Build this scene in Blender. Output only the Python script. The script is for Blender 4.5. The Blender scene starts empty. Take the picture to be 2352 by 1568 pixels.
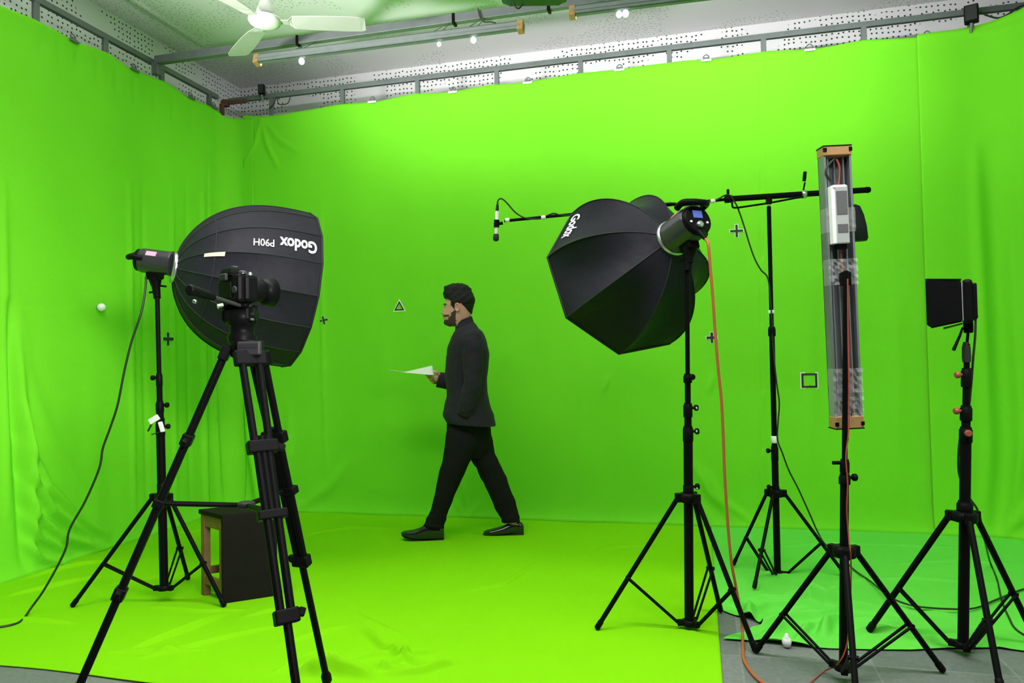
import bpy, bmesh, math, random
import numpy as np
from mathutils import Vector, Matrix
random.seed(4)
rng = np.random.default_rng(7)
S = bpy.context.scene
COL = S.collection
V3 = lambda *a: np.array(a, float)

# ------------------------------------------------------------------ camera
W, H = 2352, 1568
FPX = 1700.0
CAM_Z = 1.22
yaw, pitch, roll = -.2485, .0277, -.0189
_f = V3(math.sin(yaw)*math.cos(pitch), math.cos(yaw)*math.cos(pitch), math.sin(pitch))
_r = V3(math.cos(yaw), -math.sin(yaw), 0)
_u = np.cross(_r, _f)
CR = math.cos(roll)*_r + math.sin(roll)*_u          # camera right
CU = -math.sin(roll)*_r + math.cos(roll)*_u         # camera up
CF = _f
CP = V3(0, 0, CAM_Z)
cam = bpy.data.cameras.new('camera'); co = bpy.data.objects.new('camera', cam); COL.objects.link(co)
co.matrix_world = Matrix(((CR[0], CU[0], -CF[0], CP[0]), (CR[1], CU[1], -CF[1], CP[1]), (CR[2], CU[2], -CF[2], CP[2]), (0, 0, 0, 1)))
cam.sensor_width = 36; cam.lens = 36*FPX/W; cam.clip_start = .05
S.camera = co

# ------------------------------------------------------------------ world, lights, exposure
S.view_settings.view_transform = 'Standard'; S.view_settings.look = 'None'
S.view_settings.gamma = 1; S.view_settings.use_curve_mapping = False
S.view_settings.exposure = 0.0
wd = bpy.data.worlds.new('world'); S.world = wd; wd.use_nodes = True
wd.node_tree.nodes['Background'].inputs[0].default_value = (.86, .88, 1, 1)
wd.node_tree.nodes['Background'].inputs[1].default_value = .03

def area(name, loc, target, sx, sy, watts, color=(1, .97, .97), spread=180):
    l = bpy.data.lights.new(name, 'AREA'); l.shape = 'RECTANGLE'; l.size = sx; l.size_y = sy; l.energy = watts; l.color = color; l.spread = math.radians(spread)
    o = bpy.data.objects.new(name, l); COL.objects.link(o); o.location = loc
    d = Vector(target)-Vector(loc); o.rotation_euler = d.to_track_quat('-Z', 'Y').to_euler()
    return o
# ceiling tube row of the studio's working half, behind and above the photographer
area('ceiling_tubes_and_fill', (0.0, 2.0, 3.84), (0.0, 2.3, 0), 5.3, .6, 126, spread=126)
area('ceiling_tubes_and_fill', (.7, .4, 3.8), (2.1, 4.4, .9), 2.0, .5, 20, spread=80)  # added fill, aimed to brighten the right curtain and cloth
# unseen uplight by the left curtain, added to brighten the ceiling
area('ceiling_fill_uplight', (-3.75, 1.0, 1.6), (-2.3, 3.4, 3.92), .9, .2, 85, spread=60)
# key panel at the front right of the studio, aimed across at the left curtain
area('key_panel', (1.7, -.8, 2.5), (-3.9, 3.2, 1.15), 1.6, .7, 25, spread=44)
TUBE_W = (108.0, 185.0)       # emission of the two LED tubes hung from the beam

# ------------------------------------------------------------------ pixel <-> world helpers (design aid: a ray of the photo meets a real plane)
def ray(px, py): return (px-W/2)/FPX*CR - (py-H/2)/FPX*CU + CF
def dep(px, py, z): return CP + z*ray(px, py)                 # at a distance along the view
def flo(px, py, z=0.0): d = ray(px, py); return CP + d*((z-CAM_Z)/d[2])
def aty(px, py, y): d = ray(px, py); return CP + d*(y/d[1])
def atx(px, py, x): d = ray(px, py); return CP + d*(x/d[0])
def Zof(p): return float((np.asarray(p)-CP) @ CF)
def unit(v): v = np.asarray(v, float); return v/np.linalg.norm(v)

# ------------------------------------------------------------------ materials
def srgb(r, g, b):
    f = lambda c: (c/12.92 if c <= .04045 else ((c+.055)/1.055)**2.4)
    return (f(r/255), f(g/255), f(b/255))
def mat(name, col, rough=.6, metal=0., vary=.08, vscale=30., bump=0., bscale=200., spec=.5, emit=None, estr=0, sheen=0, alpha=1):
    m = bpy.data.materials.new(name); m.use_nodes = True
    nt = m.node_tree; N = nt.nodes; L = nt.links; b = N['Principled BSDF']
    b.inputs['Roughness'].default_value = rough; b.inputs['Metallic'].default_value = metal
    b.inputs['Specular IOR Level'].default_value = spec
    tc = N.new('ShaderNodeTexCoord')
    if vary:
        n = N.new('ShaderNodeTexNoise'); n.inputs['Scale'].default_value = vscale; n.inputs['Detail'].default_value = 4
        L.new(tc.outputs['Object'], n.inputs['Vector'])
        mx = N.new('ShaderNodeMix'); mx.data_type = 'RGBA'
        mx.inputs[6].default_value = tuple(c*(1-vary) for c in col)+(1,); mx.inputs[7].default_value = tuple(min(1, c*(1+vary)) for c in col)+(1,)
        L.new(n.outputs['Fac'], mx.inputs[0]); L.new(mx.outputs[2], b.inputs['Base Color'])
    else: b.inputs['Base Color'].default_value = tuple(col)+(1,)
    if bump:
        n2 = N.new('ShaderNodeTexNoise'); n2.inputs['Scale'].default_value = bscale; n2.inputs['Detail'].default_value = 3
        L.new(tc.outputs['Object'], n2.inputs['Vector'])
        bp = N.new('ShaderNodeBump'); bp.inputs['Strength'].default_value = bump; bp.inputs['Distance'].default_value = .01
        L.new(n2.outputs['Fac'], bp.inputs['Height']); L.new(bp.outputs['Normal'], b.inputs['Normal'])
    if sheen: b.inputs['Sheen Weight'].default_value = sheen
    if emit: b.inputs['Emission Color'].default_value = tuple(emit)+(1,); b.inputs['Emission Strength'].default_value = estr
    if alpha < 1: b.inputs['Alpha'].default_value = alpha
    return m

M = {}
M['curtain'] = mat('green_backdrop_cloth', (.16, .62, .018), .85, vary=.04, vscale=3, bump=.06, bscale=260, spec=.15)
M['floorcloth'] = mat('green_floor_cloth', (.195, .57, .001), .85, vary=.03, vscale=3, bump=.06, bscale=220, spec=.12)
M['floorcloth2'] = mat('green_spare_cloth', (.125, .60, .06), .85, vary=.05, vscale=4, bump=.06, bscale=220, spec=.15)
M['rail'] = mat('grey_painted_steel', (.13, .145, .15), .5, .2, vary=.25, vscale=14)
M['rust'] = mat('rusty_steel', (.12, .05, .035), .8, .1, vary=.5, vscale=40)
M['black'] = mat('black_powder_coat', (.004, .004, .0045), .45, 0, vary=.2, spec=.06)
M['blackplastic'] = mat('black_plastic', (.005, .0048, .0055), .40, 0, vary=.15, bump=.05, bscale=400, spec=.06)
M['fabric'] = mat('black_softbox_nylon', (.017, .0165, .0235), .5, 0, vary=.12, vscale=12, bump=.35, bscale=16, spec=.12)
M['piping'] = mat('black_seam_binding', (.010, .010, .012), .7, vary=.1)
M['silver'] = mat('silver_metal', (.72, .72, .74), .28, .9, vary=.05)
M['whiteplastic'] = mat('white_plastic', (.86, .86, .86), .4, vary=.03)
M['strobe'] = mat('grey_black_strobe_shell', (.05, .047, .056), .24, .35, vary=.12, vscale=18)
M['grey'] = mat('dark_grey_plastic', (.035, .033, .037), .45, 0, vary=.1, spec=.3)
M['alu'] = mat('aluminium_channel', (.24, .265, .27), .42, .55, vary=.12, vscale=20)
M['mdf'] = mat('brown_fibreboard', (.36, .21, .075), .8, vary=.18, vscale=60)
M['wood'] = mat('varnished_brown_wood', (.19, .095, .03), .55, vary=.3, vscale=22)
M['darkpanel'] = mat('dark_brown_board', (.010, .008, .007), .7, vary=.2, vscale=12, spec=.1)
M['skin'] = mat('skin', (.66, .31, .27), .5, vary=.07, vscale=40, spec=.4)
M['hair'] = mat('black_hair', (.006, .004, .0045), .55, vary=.3, vscale=120, bump=.5, bscale=260, spec=.25)
M['beard'] = mat('dark_brown_beard', (.055, .028, .022), .75, vary=.4, vscale=220, bump=.3, bscale=500)
M['jacket'] = mat('charcoal_jacket_wool', (.021, .018, .027), .85, vary=.25, vscale=60, bump=.18, bscale=38, spec=.15, sheen=.03)
M['trouser'] = mat('black_trouser_wool', (.0085, .0072, .0095), .88, vary=.2, vscale=50, bump=.22, bscale=26, spec=.15)
M['knit'] = mat('black_knit', (.008, .008, .010), .9, vary=.2, vscale=90, bump=.25, bscale=300)
M['leather'] = mat('polished_black_leather', (.012, .012, .013), .16, vary=.15, spec=.7)
M['paper'] = mat('white_paper', (.70, .72, .68), .7, vary=.02)
M['lettering'] = mat('white_print', (.86, .84, .90), .6, vary=.03)
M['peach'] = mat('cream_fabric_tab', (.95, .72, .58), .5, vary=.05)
M['redprint'] = mat('pink_print', (.75, .25, .36), .4, vary=.1)
M['orange'] = mat('orange_rubber_cable', (.42, .105, .035), .5, vary=.1)
M['redwire'] = mat('dull_red_wire', (.35, .05, .03), .5, vary=.1)
M['cable'] = mat('black_rubber_cable', (.012, .018, .013), .5, vary=.1)
M['tape'] = mat('black_gaffer_tape', (.010, .012, .011), .6, vary=.2)
M['tapeback'] = mat('white_paper_backing', (.82, .88, .80), .7, vary=.03)
M['lcd'] = mat('blue_display', (.05, .07, .25), .2, vary=0, emit=(.10, .14, .55), estr=.7)
M['red'] = mat('dull_red_plastic', (.30, .06, .04), .45, vary=.1)
M['fanwhite'] = mat('white_enamel', (.80, .81, .78), .35, vary=.04)
M['fanblade'] = mat('cream_enamel', (.46, .48, .43), .5, vary=.04)
M['darkgreen'] = mat('dark_green_black_housing', (.012, .03, .022), .4, vary=.2)
M['glass'] = mat('camera_glass', (.01, .012, .02), .05, vary=0, spec=1)
M['diffuser'] = mat('white_diffusion_cloth', (.8, .8, .8), .8, vary=.02)
M['driver'] = mat('white_driver_case', (.80, .80, .82), .4, vary=.04)
M['drivergrey'] = mat('grey_driver_lid', (.42, .44, .43), .5, .2, vary=.05)
M['vent'] = mat('dark_vent_mesh', (.10, .105, .11), .6, vary=.6, vscale=300)
M['eyewhite'] = mat('eye', (.6, .55, .5), .2, vary=.02)
M['iris'] = mat('dark_iris', (.02, .012, .01), .1, vary=0)
def clear_film():
    m = mat('clear_plastic_film', (.9, .92, .92), .12, vary=0, alpha=.16, spec=.8); return m
M['film'] = clear_film()
def led(name, strength, col=(1, .97, 1)):
    return mat(name, (.9, .9, .9), .5, vary=0, emit=col, estr=strength)
M['led_dim'] = led('lit_led_diffuser', TUBE_W[0]); M['led_bright'] = led('lit_led_diffuser_bright', TUBE_W[1])
M['leakglow'] = mat('tube_leak_glow', (.92, .92, .95), .3, vary=0, emit=(.95, .95, 1), estr=1.3)  # no lamp of its own: glow imitates tube light leaking below the channel

def speckled(name, base, dot, cell, size, keep, nscale, regular=True):
    """painted board with dark pin holes"""
    m = bpy.data.materials.new(name); m.use_nodes = True; nt = m.node_tree; N = nt.nodes; L = nt.links; b = N['Principled BSDF']
    b.inputs['Roughness'].default_value = .85; b.inputs['Specular IOR Level'].default_value = .2
    tc = N.new('ShaderNodeTexCoord')
    sx = N.new('ShaderNodeSeparateXYZ'); L.new(tc.outputs['Object'], sx.inputs[0]); ad = N.new('ShaderNodeMath'); L.new(sx.outputs[0], ad.inputs[0]); L.new(sx.outputs[1], ad.inputs[1])
    cb = N.new('ShaderNodeCombineXYZ'); L.new((ad if regular else sx).outputs[0], cb.inputs[0]); L.new(sx.outputs[2 if regular else 1], cb.inputs[1])
    vo = N.new('ShaderNodeTexVoronoi'); vo.voronoi_dimensions = '2D'; vo.inputs['Scale'].default_value = 1/cell; vo.inputs['Randomness'].default_value = .35 if regular else 1
    L.new(cb.outputs[0], vo.inputs['Vector'])
    lt = N.new('ShaderNodeMath'); lt.operation = 'LESS_THAN'; lt.inputs[1].default_value = size
    L.new(vo.outputs['Distance'], lt.inputs[0])
    no = N.new('ShaderNodeTexNoise'); no.inputs['Scale'].default_value = nscale; no.inputs['Detail'].default_value = 2
    L.new(tc.outputs['Object'], no.inputs['Vector'])
    gt = N.new('ShaderNodeMath'); gt.operation = 'GREATER_THAN'; gt.inputs[1].default_value = keep; L.new(no.outputs['Fac'], gt.inputs[0])
    mu = N.new('ShaderNodeMath'); mu.operation = 'MULTIPLY'; L.new(lt.outputs[0], mu.inputs[0]); L.new(gt.outputs[0], mu.inputs[1])
    mx = N.new('ShaderNodeMix'); mx.data_type = 'RGBA'; mx.inputs[6].default_value = base+(1,); mx.inputs[7].default_value = dot+(1,)
    L.new(mu.outputs[0], mx.inputs[0])
    n3 = N.new('ShaderNodeTexNoise'); n3.inputs['Scale'].default_value = 1.1; L.new(tc.outputs['Object'], n3.inputs['Vector'])
    m2 = N.new('ShaderNodeMix'); m2.data_type = 'RGBA'; m2.blend_type = 'MULTIPLY'; m2.inputs[0].default_value = .12
    L.new(mx.outputs[2], m2.inputs[6]); L.new(n3.outputs['Fac'], m2.inputs[7]); L.new(m2.outputs[2], b.inputs['Base Color'])
    return m
M['wall'] = speckled('perforated_white_board', (.88, .86, .89), (.05, .07, .06), .040, .18, .46, 2.6)
M['ceiling'] = speckled('speckled_white_ceiling', (.80, .80, .80), (.34, .44, .34), .036, .15, .52, 1.6, False)
def tiles():
    m = bpy.data.materials.new('grey_stone_floor_tiles'); m.use_nodes = True; nt = m.node_tree; N = nt.nodes; L = nt.links; b = N['Principled BSDF']
    b.inputs['Roughness'].default_value = .75
    tc = N.new('ShaderNodeTexCoord'); br = N.new('ShaderNodeTexBrick')
    br.offset = 0.0; br.inputs['Scale'].default_value = 1; br.inputs['Brick Width'].default_value = .5; br.inputs['Row Height'].default_value = .5
    br.inputs['Mortar Size'].default_value = .004; br.inputs['Bias'].default_value = 0
    br.inputs['Color1'].default_value = (.105, .125, .115, 1); br.inputs['Color2'].default_value = (.165, .18, .17, 1); br.inputs['Mortar'].default_value = (.18, .195, .18, 1)
    mp = N.new('ShaderNodeMapping'); mp.inputs['Location'].default_value = (.37, .30, 0); L.new(tc.outputs['Object'], mp.inputs['Vector']); L.new(mp.outputs['Vector'], br.inputs['Vector'])
    n = N.new('ShaderNodeTexNoise'); n.inputs['Scale'].default_value = 45; n.inputs['Detail'].default_value = 6; L.new(tc.outputs['Object'], n.inputs['Vector'])
    mx = N.new('ShaderNodeMix'); mx.data_type = 'RGBA'; mx.blend_type = 'OVERLAY'; mx.inputs[0].default_value = .35
    L.new(br.outputs['Color'], mx.inputs[6]); L.new(n.outputs['Fac'], mx.inputs[7]); L.new(mx.outputs[2], b.inputs['Base Color'])
    return m
M['tiles'] = tiles()

# ------------------------------------------------------------------ mesh builder
def wloc(o):
    p = V3(0, 0, 0)
    while o is not None: p = p+np.array(o.location); o = o.parent
    return p
class MB:
    def __init__(s): s.v = []; s.f = []; s.s = []; s.m = []
    def add(s, vs, fs, smooth=False, mi=0):
        o = len(s.v); s.v += [tuple(map(float, p)) for p in vs]
        for f in fs: s.f.append(tuple(o+i for i in f)); s.s.append(smooth); s.m.append(mi)
        return s
    def loft(s, rings, caps=True, smooth=True, closed=True, mi=0):
        n = len(rings[0]); vs = [p for r in rings for p in r]; fs = []
        for i in range(len(rings)-1):
            for j in range(n if closed else n-1):
                k = (j+1) % n; fs.append((i*n+j, i*n+k, (i+1)*n+k, (i+1)*n+j))
        s.add(vs, fs, smooth, mi)
        if caps and closed:
            s.add(rings[0], [tuple(range(n))[::-1]], False, mi); s.add(rings[-1], [tuple(range(n))], False, mi)
        return s
    def tube(s, pts, r, n=10, caps=True, mi=0, smooth=True):
        P = [np.asarray(p, float) for p in pts]
        rr = [r]*len(P) if np.isscalar(r) else list(r)
        T = []
        for i in range(len(P)):
            a = P[max(i-1, 0)]; b = P[min(i+1, len(P)-1)]; d = b-a; T.append(d/(np.linalg.norm(d)+1e-12))
        up = V3(0, 0, 1) if abs(T[0][2]) < .9 else V3(1, 0, 0)
        x = unit(np.cross(up, T[0])); rings = []
        for i in range(len(P)):
            x = x-T[i]*(x@T[i]); x = unit(x); y = np.cross(T[i], x)
            rings.append([P[i]+rr[i]*(math.cos(2*math.pi*k/n)*x+math.sin(2*math.pi*k/n)*y) for k in range(n)])
        return s.loft(rings, caps, smooth, mi=mi)
    def lathe(s, o, axis, prof, n=24, caps=True, mi=0, smooth=True):
        o = np.asarray(o, float); a = unit(axis); up = V3(0, 0, 1) if abs(a[2]) < .9 else V3(1, 0, 0)
        x = unit(np.cross(up, a)); y = np.cross(a, x)
        return s.loft([[o+a*t+r*(math.cos(2*math.pi*k/n)*x+math.sin(2*math.pi*k/n)*y) for k in range(n)] for t, r in prof], caps, smooth, mi=mi)
    def box(s, c, size, X=(1, 0, 0), Y=(0, 1, 0), Z=(0, 0, 1), bev=0.0, mi=0):
        c = np.asarray(c, float); A = [unit(X), unit(Y), unit(Z)]
        bm = bmesh.new(); bmesh.ops.create_cube(bm, size=1)
        for v in bm.verts: v.co = Vector((v.co.x*size[0], v.co.y*size[1], v.co.z*size[2]))
        if bev: bmesh.ops.bevel(bm, geom=bm.edges[:]+bm.verts[:], offset=bev, segments=2, affect='EDGES', profile=.5)
        bm.verts.index_update()
        s.add([c+A[0]*v.co.x+A[1]*v.co.y+A[2]*v.co.z for v in bm.verts], [tuple(v.index for v in f.verts) for f in bm.faces], False, mi)
        bm.free(); return s
    def sphere(s, c, r, n=14, mi=0, scale=(1, 1, 1), axes=None):
        c = np.asarray(c, float); A = axes or (V3(1, 0, 0), V3(0, 1, 0), V3(0, 0, 1)); rings = []
        for i in range(n//2+1):
            ph = math.pi*(i+.02)/(n//2+.04)-math.pi/2
            rings.append([c+r*(A[0]*scale[0]*math.cos(ph)*math.cos(2*math.pi*k/n)+A[1]*scale[1]*math.cos(ph)*math.sin(2*math.pi*k/n)+A[2]*scale[2]*math.sin(ph)) for k in range(n)])
        return s.loft(rings, True, True, mi=mi)
    def prism(s, poly, d, mi=0):
        P = [np.asarray(p, float) for p in poly]; d = np.asarray(d, float); n = len(P)
        s.add(P, [tuple(range(n))[::-1]], False, mi); s.add([p+d for p in P], [tuple(range(n))], False, mi)
        s.add(P+[p+d for p in P], [(i, (i+1) % n, (i+1) % n+n, i+n) for i in range(n)], False, mi); return s
    def build(s, name, mats, parent=None, loc=None):
        base = wloc(parent) if parent is not None else V3(0, 0, 0)
        org = np.asarray(loc, float) if loc is not None else base
        me = bpy.data.meshes.new(name)
        me.from_pydata([tuple(np.asarray(v)-org) for v in s.v], [], s.f)
        me.polygons.foreach_set('use_smooth', s.s); me.polygons.foreach_set('material_index', s.m)
        for m in (mats if isinstance(mats, (list, tuple)) else [mats]): me.materials.append(m)
        bm = bmesh.new(); bm.from_mesh(me); bmesh.ops.recalc_face_normals(bm, faces=bm.faces[:]); bm.to_mesh(me); bm.free()
        me.update()
        o = bpy.data.objects.new(name, me); COL.objects.link(o)
        if parent is not None: o.parent = parent
        o.location = tuple(org-base)
        return o
def tag(o, label, cat, group=None):
    o['label'] = label; o['category'] = cat
    if group: o['group'] = group
    return o
def thing(name, label, cat, loc, group=None):
    o = bpy.data.objects.new(name, None); COL.objects.link(o); o.location = tuple(map(float, loc)); o.empty_display_size = .1
    return tag(o, label, cat, group)
def struct(o): o['kind'] = 'structure'; return o
def copy_tree(o, parent=None):
    c = o.copy(); COL.objects.link(c); c.parent = parent
    for ch in o.children: copy_tree(ch, c)
    return c
def smoothpath(pts, k=6):
    P = [np.asarray(p, float) for p in pts]; out = []
    for i in range(len(P)-1):
        p0 = P[max(i-1, 0)]; p1 = P[i]; p2 = P[i+1]; p3 = P[min(i+2, len(P)-1)]
        for t in np.linspace(0, 1, k, endpoint=False):
            out.append(.5*((2*p1)+(-p0+p2)*t+(2*p0-5*p1+4*p2-p3)*t*t+(-p0+3*p1-3*p2+p3)*t**3))
    return out+[P[-1]]
def text_polys(body, bold=.012):
    cu = bpy.data.curves.new('lettering_curve', 'FONT'); cu.body = body; cu.size = 1; cu.offset = bold; cu.resolution_u = 4; cu.fill_mode = 'FRONT'
    o = bpy.data.objects.new('lettering_curve', cu); COL.objects.link(o)
    dg = bpy.context.evaluated_depsgraph_get(); me = bpy.data.meshes.new_from_object(o.evaluated_get(dg))
    vs = np.array([v.co[:2] for v in me.vertices]); fs = [tuple(p.vertices) for p in me.polygons]
    bpy.data.objects.remove(o); bpy.data.curves.remove(cu); bpy.data.meshes.remove(me)
    return vs, fs

# ------------------------------------------------------------------ room shell (metres; back wall along x)
D, X0, HR, HB = 5.601, -3.961, 3.56, 3.44
WB, WL, HC, WR = 6.25, -4.26, 3.92, 2.75
struct(MB().add([(WL, -2.5, 0), (WR, -2.5, 0), (WR, WB, 0), (WL, WB, 0)], [(0, 1, 2, 3)]).build('floor', M['tiles']))
struct(MB().add([(WL, -2.5, HC), (WR, -2.5, HC), (WR, WB, HC), (WL, WB, HC)], [(3, 2, 1, 0)]).build('ceiling', M['ceiling']))
struct(MB().add([(WL, WB, 0), (WR, WB, 0), (WR, WB, HC), (WL, WB, HC)], [(0, 1, 2, 3)]).build('wall_back', M['wall']))
struct(MB().add([(WL, -2.5, 0), (WL, WB, 0), (WL, WB, HC), (WL, -2.5, HC)], [(0, 1, 2, 3)]).build('wall_left', M['wall']))
struct(MB().add([(WR, -2.5, 0), (WR, WB, 0), (WR, WB, HC), (WR, -2.5, HC)], [(3, 2, 1, 0)]).build('wall_right', M['wall']))

# ------------------------------------------------------------------ cloths with real creases
def poly_disp(UV, line, amp, width, taper=True, step=False):
    """height added by one crease that follows a polyline in (u, v)"""
    L = np.array(line, float); best = np.full(UV.shape[0], 1e9); along = np.zeros(UV.shape[0]); side = np.zeros(UV.shape[0])
    seg = np.linalg.norm(L[1:]-L[:-1], axis=1); tot = seg.sum(); acc = 0
    for i in range(len(L)-1):
        a, b = L[i], L[i+1]; ab = b-a
        t = np.clip(((UV-a)@ab)/(ab@ab), 0, 1); q = a+t[:, None]*ab; d = np.linalg.norm(UV-q, axis=1)
        m = d < best; best[m] = d[m]; along[m] = (acc+t[m]*seg[i])/tot
        cr = ab[0]*(UV[:, 1]-a[1])-ab[1]*(UV[:, 0]-a[0]); side[m] = np.sign(cr[m]); acc += seg[i]
    tp = np.sin(np.pi*np.clip(along*.94+.03, 0, 1))**.6 if taper else 1
    if step: return amp*tp*np.exp(-(best/width))*side
    return amp*tp*np.exp(-(best/width)**2)
def curtain(name, label, path, ztop, nu, nz, creases, m, hem=.05):
    """path(u)->(x,y,nx,ny); u in metres along the hanging line"""
    u0, u1 = path.u0, path.u1
    us = np.linspace(u0, u1, nu); ts = np.linspace(0, 1, nz)
    def surf(U, Zv):
        UV = np.stack([U, Zv], 1); d = np.zeros(len(U))
        for c in creases: d += poly_disp(UV, *c)
        d += .006*np.sin(U*5.1+.7)*np.clip(1.2-Zv/3.4, 0, 1)+.004*np.sin(U*11.3+Zv*.35)
        d += hem*np.exp(-Zv/.055)+.012*np.exp(-Zv/.35)
        xy = np.array([path(u) for u in U])
        return np.stack([xy[:, 0]+xy[:, 2]*d, xy[:, 1]+xy[:, 3]*d, Zv], 1)
    U, T = np.meshgrid(us, ts, indexing='ij'); U = U.ravel(); T = T.ravel()
    zt = np.array([ztop(u) for u in us])[:, None].repeat(nz, 1).ravel()
    Zv = .006+(zt-.006)*T
    P = surf(U, Zv)
    fs = [(i*nz+j, (i+1)*nz+j, (i+1)*nz+j+1, i*nz+j+1) for i in range(nu-1) for j in range(nz-1)]
    b = MB().add(P, fs, True)
    # turned hem at the top edge, a few millimetres of cloth folded over the rod
    o = b.build(name, m); tag(o, label, 'curtain')
    sm = o.modifiers.new('cloth thickness', 'SOLIDIFY'); sm.thickness = .003; sm.offset = -1
    return o, surf

# left curtain: along x = X0, rounds the corner into the back
class LeftPath:
    r = .17; y0 = .9
    u0 = 0; s1 = D-.17-.9; u1 = s1+.17*math.pi/2+.10
    def __call__(s, u):
        if u <= s.s1: return (X0, s.y0+u, 1, 0)
        a = (u-s.s1)/s.r
        if a <= math.pi/2: return (X0+s.r-s.r*math.cos(a), D-s.r+s.r*math.sin(a), math.cos(a), -math.sin(a))
        return (X0+s.r+(u-s.s1-s.r*math.pi/2), D, 0, -1)
LP = LeftPath()
def lpx(px, py): p = atx(px, py, X0); return (p[1]-LP.y0, p[2])
def bpx(px, py): p = aty(px, py, D); return (p[0], p[2])
ltop = sorted([lpx(*p) for p in ((-160, -75), (0, 12), (78, 45), (136, 74), (167, 92), (245, 121), (296, 156), (341, 174), (381, 189), (433, 224), (487, 246), (501, 258))])
ltop = [(0, 3.44)]+ltop+[(LP.s1+.1, 3.385), (LP.u1, 3.37)]
btop = sorted([bpx(*p) for p in ((538, 262), (600, 267), (650, 262), (700, 253), (768, 240), (819, 236), (860, 233), (904, 224), (952, 215), (1006, 213), (1040, 209), (1074, 204), (1129, 194), (1176, 191), (1210, 188), (1261, 180), (1329, 167), (1380, 163), (1414, 160), (1500, 147), (1572, 139), (1634, 136), (1754, 118), (1841, 113), (1884, 109), (1982, 92), (2116, 84), (2170, 74), (2243, 65))])
interp = lambda tab: (lambda u: float(np.interp(u, [a for a, _ in tab], [b for _, b in tab])))
C = []
def LC(pts, amp, w, **k): C.append(([lpx(*p) for p in pts], amp, w, k.get('taper', True), k.get('step', False)))
LC(((18, 700), (30, 900), (40, 1020), (46, 1150), (48, 1300)), -.05, .035)
LC(((32, 760), (46, 920), (56, 1040), (62, 1160), (64, 1290)), .045, .03)
LC(((44, 930), (60, 1030), (100, 1115), (170, 1185), (240, 1230)), .06, .03)
LC(((42, 1010), (60, 1090), (110, 1170), (200, 1232)), .065, .026)
LC(((45, 1100), (70, 1180), (130, 1232), (230, 1258)), .065, .026)
LC(((48, 1180), (80, 1232), (150, 1268)), .05, .024)
LC(((48, 1240), (80, 1280), (140, 1296)), .05, .022)
LC(((30, 640), (60, 860), (110, 1000), (190, 1110)), .012, .05)
for x, a in ((10, .012), (300, .010), (330, -.008), (395, .008), (430, -.007), (468, .012)):
    LC(((x-2, 420), (x, 700), (x+4, 1000), (x+6, 1180)), a*1.7, .026)
LC(((478, 380), (480, 560), (490, 800), (494, 1100)), .012, .02, step=True)
LC(((490, 880), (494, 1000), (500, 1100), (505, 1160)), .03, .03)
LC(((468, 960), (470, 1080), (474, 1170)), .02, .025)
for i in range(9): LC(((90+i*44, 60+i*24), (96+i*43, 130+i*22)), -.008, .03)
left_curtain, lsurf = curtain('green_screen_curtain', 'green backdrop cloth hung along the left wall and rounding the corner', LP, interp(ltop), 420, 170, C, M['curtain'])
class BackPath:
    u0 = X0+.17; u1 = 1.56
    def __call__(s, u): return (u, D+.008, 0, -1)
C = []
def BC(pts, amp, w, **k): C.append(([bpx(*p) for p in pts], amp, w, k.get('taper', True), k.get('step', False)))
BC(((1750, 130), (1751, 500), (1752, 900), (1752, 1190)), .010, .012, taper=False, step=True)
BC(((735, 440), (738, 640), (742, 900), (748, 1100)), .008, .02)
BC(((630, 1182), (700, 1160), (760, 1115), (800, 1060)), .03, .05)
BC(((590, 1180), (640, 1120), (660, 1040), (665, 940)), .02, .045)
BC(((560, 900), (575, 1020), (590, 1120), (600, 1175)), .03, .035)
BC(((530, 850), (540, 980), (550, 1080), (562, 1170)), .03, .03)
BC(((600, 275), (612, 330), (640, 390)), .012, .02); BC(((598, 275), (585, 330), (560, 380)), .012, .02); BC(((604, 275), (640, 320), (690, 350)), .01, .02)
BC(((1590, 1060), (1630, 1130), (1690, 1196)), .022, .03); BC(((1620, 1080), (1660, 1150), (1730, 1200)), .022, .025); BC(((1580, 1110), (1600, 1160), (1640, 1195)), .015, .02)
BC(((1062, 1105), (1068, 1140), (1075, 1185)), .014, .018); BC(((1045, 1150), (1060, 1170), (1074, 1188)), .012, .015); BC(((1105, 1150), (1090, 1172), (1078, 1188)), .012, .015)
BC(((1754, 120), (1800, 135), (1850, 114)), .010, .012); BC(((1754, 128), (1805, 150), (1850, 118)), .010, .012); BC(((1680, 138), (1750, 152), (1754, 140)), .009, .012)
BC(((1960, 100), (1990, 110), (2020, 100)), .008, .012); BC(((1330, 172), (1360, 178), (1390, 166)), .008, .012)
for x in (880, 1330, 1420, 1860, 1960, 2060): BC(((x, 640), (x+3, 860), (x+4, 1120)), .007, .05)
for x in (1400, 1640): BC(((x, 860), (x-14, 900)), .012, .02)
back_curtain, bsurf = curtain('green_screen_curtain', 'wide bright green backdrop cloth hung along the back wall behind the walking man', BackPath(), interp(btop), 460, 170, C, M['curtain'])
class RightPath:
    r = .36; xa = 1.50; xb = 1.80
    u0 = 0; s1 = .30; u1 = .30+.36*math.pi/2+2.6
    def __call__(s, u):
        yb = D-.02
        if u <= s.s1: return (s.xa+u, yb, 0, -1)
        a = (u-s.s1)/s.r
        if a <= math.pi/2: return (s.xb+s.r*math.sin(a), yb-s.r+s.r*math.cos(a), -math.sin(a), -math.cos(a))
        return (s.xb+s.r, yb-s.r-(u-s.s1-s.r*math.pi/2), -1, 0)
C = []
def RC(pts, amp, w, **k): C.append((pts, amp, w, k.get('taper', True), k.get('step', False)))
for u, a, w in ((.33, .03, .04), (.42, -.03, .05), (.52, .02, .04), (.62, .02, .03), (.72, -.02, .04)):
    RC(((u, 2.6), (u+.01, 1.6), (u+.02, .6), (u-.03, .05)), a, w)
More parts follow.
